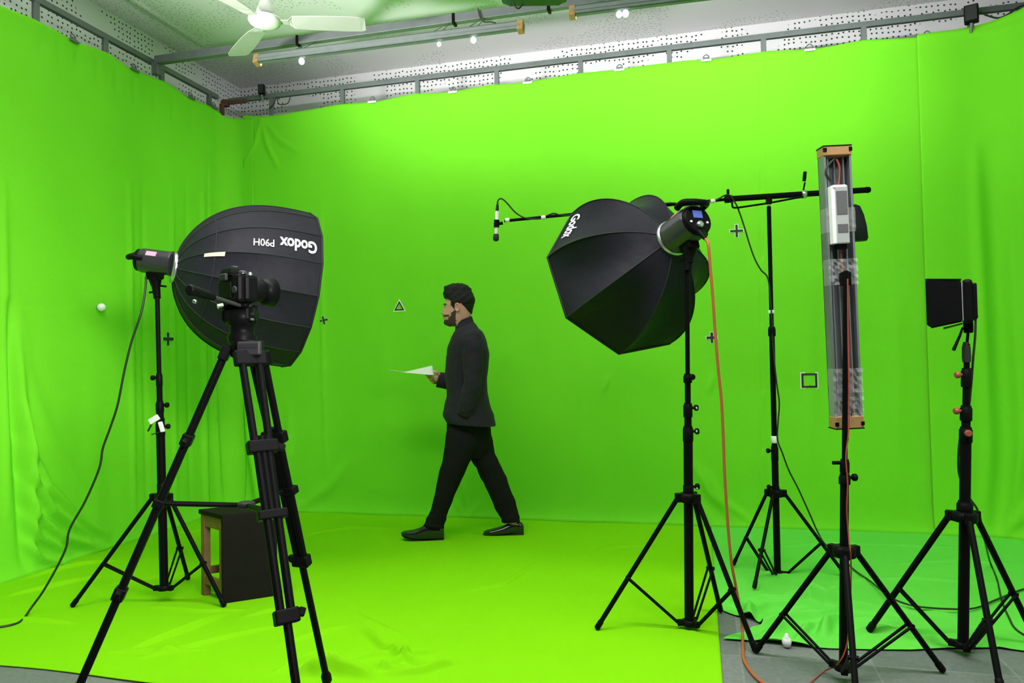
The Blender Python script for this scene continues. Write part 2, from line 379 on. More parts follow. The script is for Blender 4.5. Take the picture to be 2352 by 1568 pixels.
for du in (.0, .12, .24): RC(((.40, .02), (.48+du, .25+du*.2), (.55+du*1.6, .7)), .022, .03)
RC(((.28, 3.4), (.5, 3.36), (.9, 3.36)), .02, .02)
rtop = [(0, bpx(2150, 78)[1]), (.24, bpx(2243, 65)[1]), (.45, 3.44), (.8, 3.47), (4, 3.47)]
right_curtain, rsurf = curtain('green_screen_curtain', 'green backdrop cloth that turns the right corner behind the small barn-door light', RightPath(), interp(rtop), 240, 150, C, M['curtain'])

def floor_cloth(name, label, fn, nu, nv, creases, m, z0, amp_noise=.0015):
    us = np.linspace(0, 1, nu); vs = np.linspace(0, 1, nv)
    XY = np.array([fn(u, v) for u in us for v in vs])
    z = np.full(len(XY), z0)
    for c in creases: z += np.maximum(poly_disp(XY, *c), -z0*.8 if c[1] < 0 else -1)
    z += amp_noise*(np.sin(XY[:, 0]*7.3+XY[:, 1]*2)*np.sin(XY[:, 1]*6.1)+1)
    z = np.maximum(z, .002)
    fs = [(i*nv+j, (i+1)*nv+j, (i+1)*nv+j+1, i*nv+j+1) for i in range(nu-1) for j in range(nv-1)]
    o = MB().add(np.column_stack([XY, z]), fs, True).build(name, m); tag(o, label, 'floor cloth')
    sm = o.modifiers.new('cloth thickness', 'SOLIDIFY'); sm.thickness = .0025; sm.offset = 1
    return o
C = []
FA_ = 2.3
def FC(pts, amp, w): C.append(([tuple(flo(*p)[:2]) for p in pts], amp*FA_, w*.75))
FC(((300, 1494), (420, 1452), (520, 1412)), .012, .02); FC(((320, 1515), (470, 1480), (640, 1440)), .008, .02); FC(((250, 1500), (400, 1500), (470, 1496)), .008, .015)
FC(((840, 1450), (880, 1490), (950, 1528)), .014, .02); FC(((870, 1548), (940, 1512), (1030, 1500)), .014, .018); FC(((760, 1535), (850, 1512), (930, 1505)), .012, .018)
FC(((900, 1500), (980, 1540), (1060, 1530)), .010, .016); FC(((700, 1555), (850, 1540), (960, 1542)), .012, .016); FC(((1080, 1360), (1160, 1345), (1230, 1300)), .008, .02)
FC(((560, 1420), (620, 1405), (700, 1400)), .006, .02); FC(((60, 1330), (180, 1300), (260, 1290)), .010, .025); FC(((20, 1370), (110, 1352), (230, 1325)), .010, .025)
FC(((0, 1425), (90, 1428), (170, 1434)), .008, .02); FC(((700, 1230), (800, 1215), (900, 1215)), .006, .025); FC(((1320, 1290), (1400, 1262), (1490, 1255)), .006, .03)
FC(((640, 1545), (700, 1520), (760, 1500)), .012, .02); FC(((780, 1400), (860, 1440), (930, 1470)), .006, .03); FC(((680, 1556), (770, 1550), (860, 1560)), .03, .03)
FC(((880, 1556), (960, 1552), (1040, 1530)), .014, .02); FC(((420, 1225), (560, 1205), (640, 1195)), .006, .03); FC(((650, 1480), (720, 1462), (800, 1440)), .007, .025)
FC(((250, 1345), (340, 1332), (430, 1318)), .006, .02); FC(((350, 1395), (460, 1408), (560, 1404)), .006, .02)
floor_cloth('green_floor_cloth', 'large yellow-green cloth covering the studio floor under the walking man',
            lambda u, v: (X0-.06+(.052-X0+.06-.010*v)*u, 2.47+.012*math.sin(u*23)+(D-2.47+.05)*v), 420, 300, C, M['floorcloth'], .004)
edge = [tuple(flo(*p)[:2]) for p in ((1652, 1470), (1705, 1474), (1760, 1480), (1830, 1487), (1900, 1492), (2000, 1494), (2080, 1495), (2150, 1490), (2250, 1488), (2352, 1500), (2700, 1520))]
C = []; FA_ = 1.1
for pts, a, w in ((((1700, 1425), (1760, 1400), (1850, 1395)), .035, .025), (((1720, 1450), (1790, 1430), (1880, 1425), (1930, 1405)), .04, .028), (((1800, 1385), (1860, 1376), (1900, 1390), (1960, 1392)), .05, .03),
                  (((1850, 1372), (1900, 1385), (1960, 1405), (2050, 1412)), .045, .03), (((1890, 1470), (1900, 1440), (1925, 1425)), .05, .03), (((1760, 1465), (1800, 1448), (1850, 1450)), .045, .03),
                  (((1930, 1470), (2000, 1450), (2060, 1462), (2120, 1455)), .03, .03), (((1960, 1425), (2060, 1440), (2150, 1440)), .025, .03), (((1690, 1390), (1760, 1378), (1830, 1382)), .022, .025),
                  (((2000, 1395), (2100, 1410), (2200, 1420)), .02, .03), (((2100, 1480), (2200, 1470), (2300, 1488)), .02, .03), (((1740, 1478), (1800, 1482), (1860, 1489)), .02, .02),
                  (((1680, 1380), (1720, 1410), (1728, 1450)), .035, .025), (((1830, 1480), (1850, 1455), (1880, 1440)), .03, .02), (((1660, 1270), (1900, 1250), (2200, 1260)), .008, .03),
                  (((1900, 1340), (2100, 1330), (2300, 1345)), .008, .03), (((1720, 1320), (1850, 1312), (1960, 1320)), .008, .025), (((2050, 1300), (2200, 1290), (2340, 1300)), .008, .025)):
    FC(pts, a, w)
def cloth2(u, v):
    x0 = .045; x1 = 2.15
    ex = [p[0] for p in edge]; ey = [p[1] for p in edge]
    y0 = float(np.interp(x0+(x1-x0)*u, ex, ey)); y = y0+(D+.02-y0)*v**1.15
    xl = x0+.20*math.exp(-((y-3.55)/.13)**2)          # pulled back on the left, bare floor shows
    return (xl+(x1-xl)*u, y)
floor_cloth('green_floor_cloth', 'rumpled darker green cloth bunched on the floor under the right-hand stands', cloth2, 260, 300, C, M['floorcloth2'], .006)

# ------------------------------------------------------------------ rail frame, beam, clips
SP, XP = .6745, -2.8665
t = thing('curtain_rail', 'grey steel rail with short posts running above the back curtain', 'rail', (X0, D, HB))
MB().box(((X0+2.7)/2-.0, D+.05, HR), (2.7-X0, .035, .04), bev=.003).build('top_rail', M['rail'], t)
MB().tube([(X0, D+.06, HB-.10), (2.7, D+.06, HB-.10)], .015, 10).build('bottom_rod', M['rail'], t)
for i in range(-1, 8):
    x = XP+SP*i
    MB().box((x, D+.05, HR-.09), (.036, .03, .18), bev=.003).build('post', M['rail'], t)
t2 = thing('curtain_rail', 'grey steel rail with short posts running above the left curtain', 'rail', (X0, 3.5, HB))
MB().box((X0-.04, (D+.9)/2-.03, HR), (.035, D-.9-.06, .04), bev=.003).build('top_rail', M['rail'], t2)
MB().tube([(X0-.06, .9, HB-.10), (X0-.06, D-.05, HB-.10)], .015, 10).build('bottom_rod', M['rail'], t2)
for px, py in ((88, 20), (247, 90), (376, 160), (485, 220), (-60, -50)):
    y = atx(px, py, X0-.02)[1]
    MB().box((X0-.04, y, HR-.10), (.03, .036, .20), bev=.003).build('post', M['rail'], t2)
o = MB().box((X0-.03, D+.04, HR-.02), (.06, .05, .06), bev=.006).box((X0+.10, D+.035, HR-.02), (.18, .02, .036), bev=.004).box((X0-.03, D-.01, HR-.09), (.035, .03, .10), bev=.004).build('corner_bracket', M['rust'], loc=(X0, D, HR))
tag(o, 'rusty steel bracket joining the two rails in the left corner', 'bracket')
t = thing('cross_beam', 'long grey steel beam crossing under the ceiling in front of the back rail', 'beam', (X0, 4.75, HR))
MB().box(((X0+2.7)/2, 4.75, HR+.005), (2.7-X0, .05, .06), bev=.004).build('beam_tube', M['rail'], t)
MB().box((X0-.0, 4.75, HR-.06), (.05, .05, .09), bev=.004).build('end_bracket', M['rail'], t)
for px in (1044, 1262, 686):
    p = aty(px, 60, 4.75); p[2] = HR
    MB().box(p, (.02, .062, .072), bev=.003).build('strap', M['black'], t)
p = aty(1100, 36, 4.72)
MB().tube(smoothpath([aty(1098, 20, 4.71), aty(1104, 42, 4.71), aty(1112, 50, 4.71), aty(1126, 50, 4.71), aty(1139, 53, 4.71)]), .005, 8).build('loose_cable', M['cable'], t)

def clip(name_label, px, py, surf, uv, white):
    p = surf(np.array([uv[0]]), np.array([uv[1]]))[0]
    return p
def make_clip(m_jaw):
    r = thing('curtain_clip', 'x', 'clip', (0, 0, 0), 'clips along the curtain tops')
    MB().box((0, -.012, 0), (.075, .012, .016), bev=.003).build('jaw', m_jaw, r)
    h = MB().tube(smoothpath([(-.016, 0, .006), (-.02, .0, .03), (0, .005, .048), (.02, 0, .03), (.016, 0, .006)]), .004, 8)
    h.box((0, 0, .016), (.03, .018, .02), bev=.003); h.build('spring_handle', M['rail'], r)
    return r
cb = [(855, 233), (1040, 210), (1212, 189), (1423, 160), (1622, 138), (1860, 113), (2130, 84)]
ordn = ['first', 'second', 'third', 'fourth', 'fifth', 'sixth', 'seventh']
proto = make_clip(M['whiteplastic'])
for i, (px, py) in enumerate(cb):
    c = proto if i == 0 else copy_tree(proto)
    u, z = bpx(px, py); c.location = tuple(V3(u, bsurf(np.array([u]), np.array([z]))[0][1]-.004, z-.006))
    c['label'] = 'white curtain clip, %s from the left corner along the back curtain top' % ordn[i]
cl = [(168, 93), (308, 160), (438, 224), (490, 247)]
protol = make_clip(M['rail'])
for i, (px, py) in enumerate(cl):
    c = protol if i == 0 else copy_tree(protol)
    u, z = lpx(px, py); c.location = tuple(V3(lsurf(np.array([u]), np.array([z]))[0][0]+.004, u+LP.y0, z-.004)); c.rotation_euler = (0, 0, math.pi/2)
    c['label'] = 'dark grey curtain clip, %s from the picture edge along the left curtain top' % ordn[i]

# small black speakers by the rail
def speaker(label, c, yawz, size):
    t = thing('wall_speaker', label, 'speaker', c)
    X = V3(math.cos(yawz), math.sin(yawz), 0); Y = V3(-math.sin(yawz), math.cos(yawz), 0)
    MB().box(c, size, X, Y, bev=.008).build('cabinet', M['blackplastic'], t)
    MB().box(np.array(c)-Y*(size[1]/2+.003), (size[0]*.82, .006, size[2]*.86), X, Y, bev=.002).build('grille', M['piping'], t)
    MB().tube([np.array(c)+V3(0, 0, -size[2]/2), np.array(c)+V3(0, .02, -size[2]/2-.06)], .01, 8).build('mount', M['rail'], t)
    return t
speaker('small black speaker standing on the back rail near the left corner', aty(601, 206, D+.0), .18, (.055, .05, .085))
speaker('small black speaker on the back rail near the right corner', aty(2231, 33, D-.05), -.35, (.085, .07, .115))
tag(MB().tube(smoothpath([aty(2250, 28, D-.03), aty(2275, 38, D-.03), aty(2296, 41, D-.03), aty(2320, 30, D-.03), aty(2340, 16, D-.03), aty(2362, 8, D-.03)]), .006, 8).tube(smoothpath([aty(2338, 20, D-.04), aty(2332, 34, D-.04), aty(2326, 50, D-.04)]), .006, 8).build('speaker_cable', M['cable'], loc=aty(2300, 35, D-.03)), 'thin dark cable sagging under the rail beside the right speaker', 'cable')
tag(MB().tube(smoothpath([aty(636, 222, D-.01), aty(640, 238, D-.01), aty(650, 240, D-.01), aty(662, 236, D-.01), aty(667, 220, D-.01)]), .004, 8).tube(smoothpath([aty(634, 224, D-.01), aty(628, 240, D-.01), aty(618, 250, D-.01)]), .006, 8).build('rail_cable', M['cable'], loc=aty(640, 230, D-.01)), 'thin wire loop hanging from the back rail near the left speaker', 'cable')

# ------------------------------------------------------------------ LED tube fixtures hung from the beam
def led_fixture(label, A, B, down, lm, hooks, glow):
    A = np.array(A); B = np.array(B); X = unit(B-A); L = np.linalg.norm(B-A)
    E = unit(V3(0, .965, -.26)); E = unit(E-X*(E@X)); Yv = np.cross(E, X)          # E: side that shines (towards the curtain)
    t = thing('led_tube_light', label, 'tube light', (A+B)/2)
    c = (A+B)/2; w, d = .062, .05; lo = -Yv if Yv[2] > 0 else Yv
    MB().box(c-E*(d/2-.004), (L-.04, .008, w), X, E, Yv).box(c+lo*(w/2-.003)-E*d*.22, (L-.04, d*.56, .006), X, E, Yv).box(c-lo*(w/2-.003), (L-.04, d, .006), X, E, Yv).box(c-E*(d/2+.002), (L-.04, .006, .012), X, E, Yv).build('channel', M['alu'], t)
    MB().box(c-E*.008, (L-.06, .006, .021), X, E, Yv).build('lit_diffuser', lm, t)
    for s in (-1, 1):
        MB().box(c+X*s*(L/2-.02), (.04, d+.006, w+.008), X, E, Yv, bev=.003).box(c+X*s*(L/2-.035)+Yv*(w/2+.004)*(1 if Yv[2] > 0 else -1), (.05, .02, .008), X, E, Yv, mi=1).build('end_cap', [M['mdf'], M['black']], t)
    for px in hooks:
        p = aty(px, 60, A[1]); k = (p[0]-A[0])/(B[0]-A[0]); q = A+(B-A)*k
        top = V3(q[0], 4.75, HR-.02)
        MB().tube([q+V3(-.02, 0, -.03), q+V3(-.03, -.01, .04), top+V3(-.012, 0, .0), top+V3(.012, 0, 0), q+V3(.03, -.01, .04), q+V3(.02, 0, -.03)], .003, 6).build('hook_wire', M['rail'], t)
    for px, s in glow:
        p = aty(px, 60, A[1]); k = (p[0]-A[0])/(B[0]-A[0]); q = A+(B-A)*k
        MB().sphere(q+V3(0, -.012, -.052), .016*s, 12, scale=(1, 1, 1.15)).build('tube_glare_spot', M['leakglow'], t)  # glowing bead stands in for glare of the leaking tube light
    return t
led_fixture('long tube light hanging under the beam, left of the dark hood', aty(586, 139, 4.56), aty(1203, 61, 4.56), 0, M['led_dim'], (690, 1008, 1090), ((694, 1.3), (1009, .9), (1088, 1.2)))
fa = aty(1308, 30, 4.56); fb = aty(1600, -6, 4.56)
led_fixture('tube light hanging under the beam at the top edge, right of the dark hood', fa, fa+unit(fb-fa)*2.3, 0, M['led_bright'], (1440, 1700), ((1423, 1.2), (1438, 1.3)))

# ------------------------------------------------------------------ ceiling fan
hubp = dep(609, 46, 4.5)
t = thing('ceiling_fan', 'white three-blade ceiling fan hanging from the speckled ceiling', 'fan', (hubp[0], hubp[1], HC))
MB().lathe(hubp, (0, 0, 1), [(-.040, .02), (-.036, .06), (-.022, .090), (-.006, .100), (.006, .098), (.014, .080), (.022, .035), (.045, .03)], 32).build('motor_housing', M['fanwhite'], t)
MB().tube([hubp+V3(0, 0, .03), V3(hubp[0], hubp[1], HC-.02)], .014, 12).build('down_rod', M['fanwhite'], t)
MB().lathe(hubp+V3(0, 0, .045), (0, 0, 1), [(0, .046), (.008, .050), (.05, .036), (.11, .018)], 24).build('rod_cup', M['fanwhite'], t)
MB().lathe(V3(hubp[0], hubp[1], HC-.09), (0, 0, 1), [(0, .02), (.02, .05), (.085, .065)], 24).build('ceiling_cup', M['fanwhite'], t)
a0 = -yaw+math.radians(-8)
for k in range(3):
    a = -.2485*-1*0 + math.atan2(CR[1], CR[0])+math.radians(6)+k*2*math.pi/3
    d = V3(math.cos(a), math.sin(a), 0); n = V3(-math.sin(a), math.cos(a), 0)
    rings = []
    for s_, w_ in ((.08, .022), (.14, .03), (.17, .055), (.3, .065), (.48, .07), (.57, .065), (.60, .05)):
        c = hubp+d*s_+V3(0, 0, -.012)
        q = n*w_+V3(0, 0, -.013 if s_ > .15 else 0)
        rings.append([c-q, c-q+V3(0, 0, .004), c+q+V3(0, 0, .004), c+q])
    MB().loft(rings, smooth=False).build('blade', M['fanblade'], t)

# dark hood of a lamp fixed in front of the beam at the frame's top edge
c = dep(1228, -20, 4.25)
t = thing('hanging_floodlight', 'dark lamp hood hanging from the ceiling at the top edge of the picture', 'lamp', (c[0], c[1], HC))
Xc = unit(CR*V3(1, 1, 0)); Yc = np.cross(V3(0, 0, 1), Xc)
MB().box(c+V3(0, 0, .02), (.40, .22, .13), Xc, Yc, bev=.045).build('housing', M['darkgreen'], t)
MB().box(c+V3(0, 0, -.045), (.30, .14, .02), Xc, Yc, bev=.008).build('lower_visor', M['darkgreen'], t)
MB().tube([c+Xc*.12+V3(0, 0, .06), c+Xc*.12+V3(0, 0, HC-c[2]-.002)], .012, 8).tube([c-Xc*.12+V3(0, 0, .06), c-Xc*.12+V3(0, 0, HC-c[2]-.002)], .012, 8).build('hanger', M['black'], t)
MB().tube(smoothpath([dep(1178, 4, 4.2), dep(1184, 16, 4.2), dep(1192, 19, 4.2), dep(1202, 8, 4.2)]), .005, 8).build('cable_loop', M['cable'], t)

# ------------------------------------------------------------------ tracking markers on the curtains
def marker(name, label, surf, uv, polys, white, nrm, loc_s=1.0):
    """flat tape pieces laid on the cloth: polys are lists of (du, dv) in metres"""
    u0, z0 = uv
    b = MB()
    def put(poly, off, mi):
        P = np.array(poly, float); q = surf(u0+P[:, 0], z0+P[:, 1])+np.array(nrm)*off
        b.prism(list(q), np.array(nrm)*.0015, mi)
    for p in white: put(p, .004, 1)
    for p in polys: put(p, .0065, 0)
    p0 = surf(np.array([u0]), np.array([z0]))[0]
    return tag(b.build(name, [M['tape'], M['tapeback']], loc=p0), label, 'marker')
rect = lambda x0, y0, x1, y1: [(x0, y0), (x1, y0), (x1, y1), (x0, y1)]
def cross(s, w, ang=0, sh=0):
    ca, sa = math.cos(ang), math.sin(ang); R_ = lambda P: [(x*ca-y*sa+sh*y, x*sa+y*ca) for x, y in P]
    return [R_(rect(-s, -w, s, w)), R_(rect(-w, -s, w, s))]
NB = (0, -1, 0); NL = (1, 0, 0)
marker('tape_cross_marker', 'black tape cross on the back curtain left of the boom stand', bsurf, bpx(1692, 530), cross(.045, .008), cross(.050, .012), NB)
marker('tape_cross_marker', 'black tape cross on the back curtain, half hidden by the orange cable', bsurf, bpx(1635, 775), cross(.038, .009), cross(.042, .012), NB)
marker('tape_cross_marker', 'black tape cross on the back curtain beside the left softbox rim', bsurf, bpx(743, 735), cross(.034, .007, .2), cross(.036, .0085, .2), NB)
marker('tape_cross_marker', 'black tape cross on the left curtain just beside the left light stand', lsurf, lpx(382, 778), cross(.05, .011, 0, 0), cross(.052, .012), NL)
def outline(P, k):
    c = np.mean(P, 0); Q = [(c+(np.array(p)-c)*k) for p in P]; n = len(P)
    return [[P[i], P[(i+1) % n], Q[(i+1) % n], Q[i]] for i in range(n)]
tri = [np.array(p)*.0034 for p in ((-13, -9), (13, -9), (0, 14))]
marker('tape_triangle_marker', 'black tape triangle outline on the back curtain left of the man', bsurf, bpx(917, 704), outline(tri, .62), outline([p*1.3 for p in tri], .45), NB)
sq = [np.array(p)*.0033 for p in ((-16, -15), (16, -15), (16, 16), (-16, 16))]
marker('tape_square_marker', 'black tape square outline on the back curtain left of the upright tube light', bsurf, bpx(1859, 874), outline(sq, .72), outline([p*1.12 for p in sq], .62), NB)
p = atx(227, 706, X0); pu = lsurf(np.array([p[1]-LP.y0]), np.array([p[2]]))[0]
o = MB().sphere(pu+V3(.025, 0, 0), .028, 14).lathe(pu+V3(.0, 0, 0), (1, 0, 0), [(0, .022), (.02, .02)], 12, mi=1).build('tracking_ball', [M['whiteplastic'], M['rail']], loc=pu)
tag(o, 'small white tracking ball stuck on the left curtain', 'marker')

# ------------------------------------------------------------------ light stands
def circum(a, b, c):
    A = np.array([[b[0]-a[0], b[1]-a[1]], [c[0]-a[0], c[1]-a[1]]])*2
    r = np.array([b[0]**2-a[0]**2+b[1]**2-a[1]**2, c[0]**2-a[0]**2+c[1]**2-a[1]**2]); q = np.linalg.solve(A, r); return V3(q[0], q[1], 0)
class Stand:
    def __init__(s, label, base, top, feet, hub_z, low_z, secs, collars, leg_r=.011, brace_f=.62, name='light_stand', hub_r=.052, knob_m=None, double=True, mats=None):
        """base/top: 3D ends of the pole line; feet on the floor; secs: (z0,z1,r); collars: (z0,z1,r,knob dir in the picture: -1,0,1)"""
        base = np.array(base); top = np.array(top); s.base = base; s.top = top
        ax = (top-base)/(top[2]-base[2]); s.P = lambda z: base+ax*(z-base[2])
        t = thing(name, label, 'light stand', (base[0], base[1], 0)); s.t = t; K = mats or M['black']; A = unit(ax)
        for z0, z1, r in secs:
            MB().tube([s.P(z0), s.P(z1)], r, 16).build('pole_section', K, t)
        for z0, z1, r, kd in collars:
            c = MB().lathe(s.P(z0), A, [(0, r*.92), (.004, r), (z1-z0-.012, r), (z1-z0-.008, r*.86), (z1-z0, r*.84)], 18).build('collar', M['blackplastic'], t)
            if kd:
                d = unit(CR*V3(1, 1, 0))*(kd if abs(kd) == 1 else .35*np.sign(kd))+(V3(0, 0, 0) if abs(kd) == 1 else -unit(CF*V3(1, 1, 0)))
                d = unit(d); q = s.P((z0*.35+z1*.65)); 
                k = MB().tube([q+d*(r-.004), q+d*(r+.012)], .006, 8).lathe(q+d*(r+.008), d, [(0, .011), (.004, .014), (.014, .014), (.018, .010)], 10)
                k.build('knob', knob_m or M['blackplastic'], c)
        hb = s.P(hub_z)
        h = MB().lathe(hb-A*.022, A, [(0, .03), (.004, hub_r*.8), (.038, hub_r*.8), (.044, .03)], 18)
        lb = s.P(low_z); h2 = MB().lathe(lb-A*.014, A, [(0, .02), (.003, .032), (.025, .032), (.028, .02)], 18)
        for f in feet:
            d = unit((np.array(f)-hb)*V3(1, 1, 0)); n = V3(-d[1], d[0], 0)
            h.box(hb+d*hub_r*.75, (hub_r*.8, .030, .040), d, n, bev=.004); h2.box(lb+d*.035, (.035, .024, .026), d, n, bev=.003)
        h.build('leg_hub', M['blackplastic'], t); h2.build('spreader_hub', M['blackplastic'], t)
        for f in feet:
            f = np.array(f, float); d = unit((f-hb)*V3(1, 1, 0)); n = V3(-d[1], d[0], 0); a = hb+d*hub_r*.9; fe = f+V3(0, 0, .012)
            lg = MB().tube([a, fe], leg_r, 12).build('leg', K, t)
            MB().lathe(fe-unit(fe-a)*.035, unit(fe-a), [(0, leg_r*1.05), (.004, leg_r*1.22), (.036, leg_r*1.22), (.042, leg_r*.8)], 12).build('rubber_foot', M['blackplastic'], lg)
            m_ = a+(fe-a)*brace_f; q = lb+d*.05
            br = MB()
            for sgn in ((-1, 1) if double else (0,)):
                br.tube([q+n*sgn*.010, m_+n*sgn*.013], .0055, 8)
            br.build('brace', K, t)
            MB().tube([m_-n*.018, m_+n*.018], .009, 8).build('rivet', M['silver'] if False else M['blackplastic'], t)
FL = .007
def zpx(px, py, Z): return float(dep(px, py, Z)[2])

# 1 left stand, under the deep softbox
f1, f2, f3 = flo(167, 1395, FL), flo(515, 1395, FL), flo(432, 1332, FL)
ZL = Zof(circum(f1, f2, f3)); ZL = 3.86
b1 = dep(377, 1346, ZL); t1 = dep(361, 672, ZL)
z = lambda y: zpx(369, y, ZL)
stL = Stand('black light stand carrying the deep softbox, left of the camera tripod', b1, t1, [f1, f2, f3], z(1141), z(1349),
    [(z(1349), z(960), .0215), (z(975), z(925), .0180), (z(940), z(870), .0145), (z(885), z(668), .0115)],
    [(z(1000), z(968), .0235, 1), (z(947), z(921), .0205, 1), (z(886), z(857), .0165, -1), (z(1135), z(1105), .0235, 0), (z(682), z(676), .015, 0)], knob_m=M['blackplastic'])
# white plastic clamps left on the collar
q = stL.P(z(975)) - CF*.03
o = MB().box(dep(354, 963, ZL-.03), (.055, .014, .03), unit(CR*.8+CU*.5), -CF, unit(CU*.8-CR*.5), bev=.003).tube([dep(349, 972, ZL-.03), dep(340, 990, ZL-.03)], .005, 8, mi=1).box(dep(371, 980, ZL-.03), (.022, .014, .055), unit(CR+CU*.2), -CF, unit(CU-CR*.3), bev=.004).tube(smoothpath([dep(374, 990, ZL-.03), dep(362, 993, ZL-.03), dep(348, 998, ZL-.03)]), .003, 6, mi=1).build('spring_clamp', [M['whiteplastic'], M['cable']], loc=q)
tag(o, 'white plastic spring clamp fixed on the left light stand', 'clamp')

# 2 middle stand, under the eight-sided softbox
f1, f2, f3 = flo(1372, 1447, FL), flo(1735, 1499, .002), flo(1655, 1407, .004)
ZM = Zof(circum(f1, f2, f3)); ZM = 3.33
b2 = dep(1583, 1430, ZM); t2_ = dep(1578, 606, ZM)
z = lambda y: zpx(1581, y, ZM)
stM = Stand('black light stand under the eight-sided softbox, centre right', b2, t2_, [f1, f2, f3], z(1142), z(1429),
    [(z(1429), z(980), .0205), (z(1000), z(930), .0160), (z(950), z(865), .0130), (z(880), z(596), .0100)],
    [(z(1014), z(978), .0235, 1), (z(958), z(925), .0205, 1), (z(879), z(858), .0195, 2), (z(1133), z(1109), .0235, 1)], knob_m=M['blackplastic'])
for zz in (1121, 990, 937):
    q = stM.P(z(zz))+unit(CR*V3(1, 1, 0))*.036-unit(CF*V3(1, 1, 0))*.012
    MB().sphere(q, .0055, 10, scale=(1, 1, 1)).build('knob_screw', M['silver'], stM.t)

# 3 boom stand near the back
f1, f2 = flo(1685, 1300, .016), flo(1733, 1353, .016); ZC = 4.17
b3 = dep(1786, 1316, ZC); t3 = dep(1766, 474, ZC)
c3 = V3(b3[0], b3[1], 0); f3 = flo(1940, 1323, .016)
z = lambda y: zpx(1777, y, ZC)
stC = Stand('slim black stand holding the microphone boom near the back curtain', b3, t3, [f1, f2, f3], z(1132), z(1316),
    [(z(1316), z(1030), .0185), (z(1045), z(760), .0150), (z(775), z(474), .0115)],
    [(z(1058), z(1022), .0200, -1), (z(772), z(750), .0205, -2), (z(1129), z(1112), .021, -1)], leg_r=.0095)
MB().lathe(stC.P(z(1017)), (0, 0, 1), [(0, .017), (.004, .02), (.035, .02), (.04, .016)], 14).build('white_tape_wrap', M['whiteplastic'], stC.t)
MB().lathe(stC.P(z(720)), (0, 0, 1), [(0, .0145), (.003, .017), (.016, .017), (.02, .0145)], 14).build('white_tape_wrap', M['whiteplastic'], stC.t)
MB().tube([stC.P(z(490)), stC.P(z(466))], .009, 10).build('spigot', M['silver'], stC.t)

# 4 stand of the upright tube light
f1, f2 = flo(1737, 1500, .002), flo(2165, 1545, .002)
mid = (f1+f2)/2; side = unit(V3(f2[1]-f1[1], f1[0]-f2[0], 0)); rr = np.linalg.norm(f2-f1)/math.sqrt(3)
cB = mid+side*rr*.5; f3 = cB+side*rr
ZB = Zof(V3(cB[0], cB[1], .1)); b4 = dep(1937, 1532, ZB); t4 = dep(1943, 620, ZB)
z = lambda y: zpx(1941, y, ZB)
dshift = V3(b4[0]-cB[0], b4[1]-cB[1], 0); f3 = V3(*(f3+dshift*.6)[:2], 0.002)
stB = Stand('black light stand carrying the upright tube light, right of the orange cable', b4, t4, [f1, f2, f3], z(1266), z(1531),
    [(z(1531), z(1090), .0155), (z(1105), z(1060), .0125), (z(1075), z(622), .0100)],
    [(z(1112), z(1088), .0205, 1), (z(1086), z(1054), .0170, 0)], leg_r=.011)
q = stB.P(z(1062)); e = unit(CR*V3(1, 1, 0))
MB().tube([q-e*.01, q-e*.045], .007, 8).build('lever', M['blackplastic'], stB.t)

# 5 right stand with the small barn-door light
ZR = 3.0
b5 = dep(2212, 1482, ZR); t5 = dep(2221, 786, ZR)
cR = V3(b5[0], b5[1], 0); fR = flo(1997, 1452, .012)
v = fR-cR; 
def rot(v, a): return V3(v[0]*math.cos(a)-v[1]*math.sin(a), v[0]*math.sin(a)+v[1]*math.cos(a), 0)
vv = unit(v*V3(1, 1, 0))*np.linalg.norm((v*V3(1, 1, 0)))
fF = cR+rot(vv, math.radians(118)); fF[2] = .002; fX = cR+rot(vv, math.radians(-128)); fX[2] = .012
z = lambda y: zpx(2216, y, ZR)
stR = Stand('tall black light stand at the right edge carrying the small barn-door light', b5, t5, [fR, fF, fX], z(1186), z(1480),
    [(z(1480), z(985), .0205), (z(1010), z(935), .0165), (z(960), z(850), .0135), (z(880), z(790), .0110)],
    [(z(1016), z(980), .0245, -2), (z(966), z(931), .0225, -1), (z(889), z(845), .0200, -1), (z(1176), z(1150), .0300, 0)], leg_r=.0125, hub_r=.06, knob_m=M['red'])
MB().lathe(stR.P(z(832)), (0, 0, 1), [(0, .0145), (.02, .0165), (.06, .0155), (.083, .010)], 16).build('foam_grip', M['piping'], stR.t)

# ------------------------------------------------------------------ cables
def cable(name, label, pts, r, m, k=6):
    P = smoothpath(pts, k); return tag(MB().tube(P, r, 8).build(name, m, loc=P[-1]), label, 'cable')
Zc = 3.70
hang = [dep(x, y, Zc+.10*max(0, (660-y))/60*0) for x, y in ((335, 640), (334, 665), (325, 715), (302, 785), (286, 850), (270, 930), (252, 985), (236, 1030), (228, 1075), (196, 1150), (160, 1215), (149, 1265), (105, 1348), (72, 1395))]
hang[0] = dep(335, 636, 3.80); hang[1] = dep(334, 662, 3.76)
cable('power_cable', 'thin black power cable hanging from the left strobe to the floor at the picture edge', hang+[flo(50, 1424, .012), flo(20, 1436, .012), flo(-60, 1448, .012)], .0055, M['cable'])
og = [dep(1612, 538, 3.24), dep(1623, 552, 3.20)]+[dep(x, y, 3.18) for x, y in ((1627, 563), (1631, 610), (1637, 680), (1644, 780), (1650, 850), (1657, 920), (1661, 1000), (1664, 1080), (1668, 1150), (1673, 1220), (1680, 1290), (1689, 1340), (1698, 1390))]
cable('extension_cable', 'orange power cable dropping from the octagonal softbox light and curling across the tile floor', og+[flo(1705, 1440, .06), flo(1706, 1478, .012), flo(1709, 1515, .008), flo(1730, 1548, .008), flo(1760, 1572, .008), flo(1830, 1600, .008)], .0065, M['orange'])
bm_ = [dep(x, y, 4.12) for x, y in ((1142, 482), (1143, 463), (1149, 456), (1157, 459), (1168, 470), (1182, 486), (1196, 496), (1210, 501))]
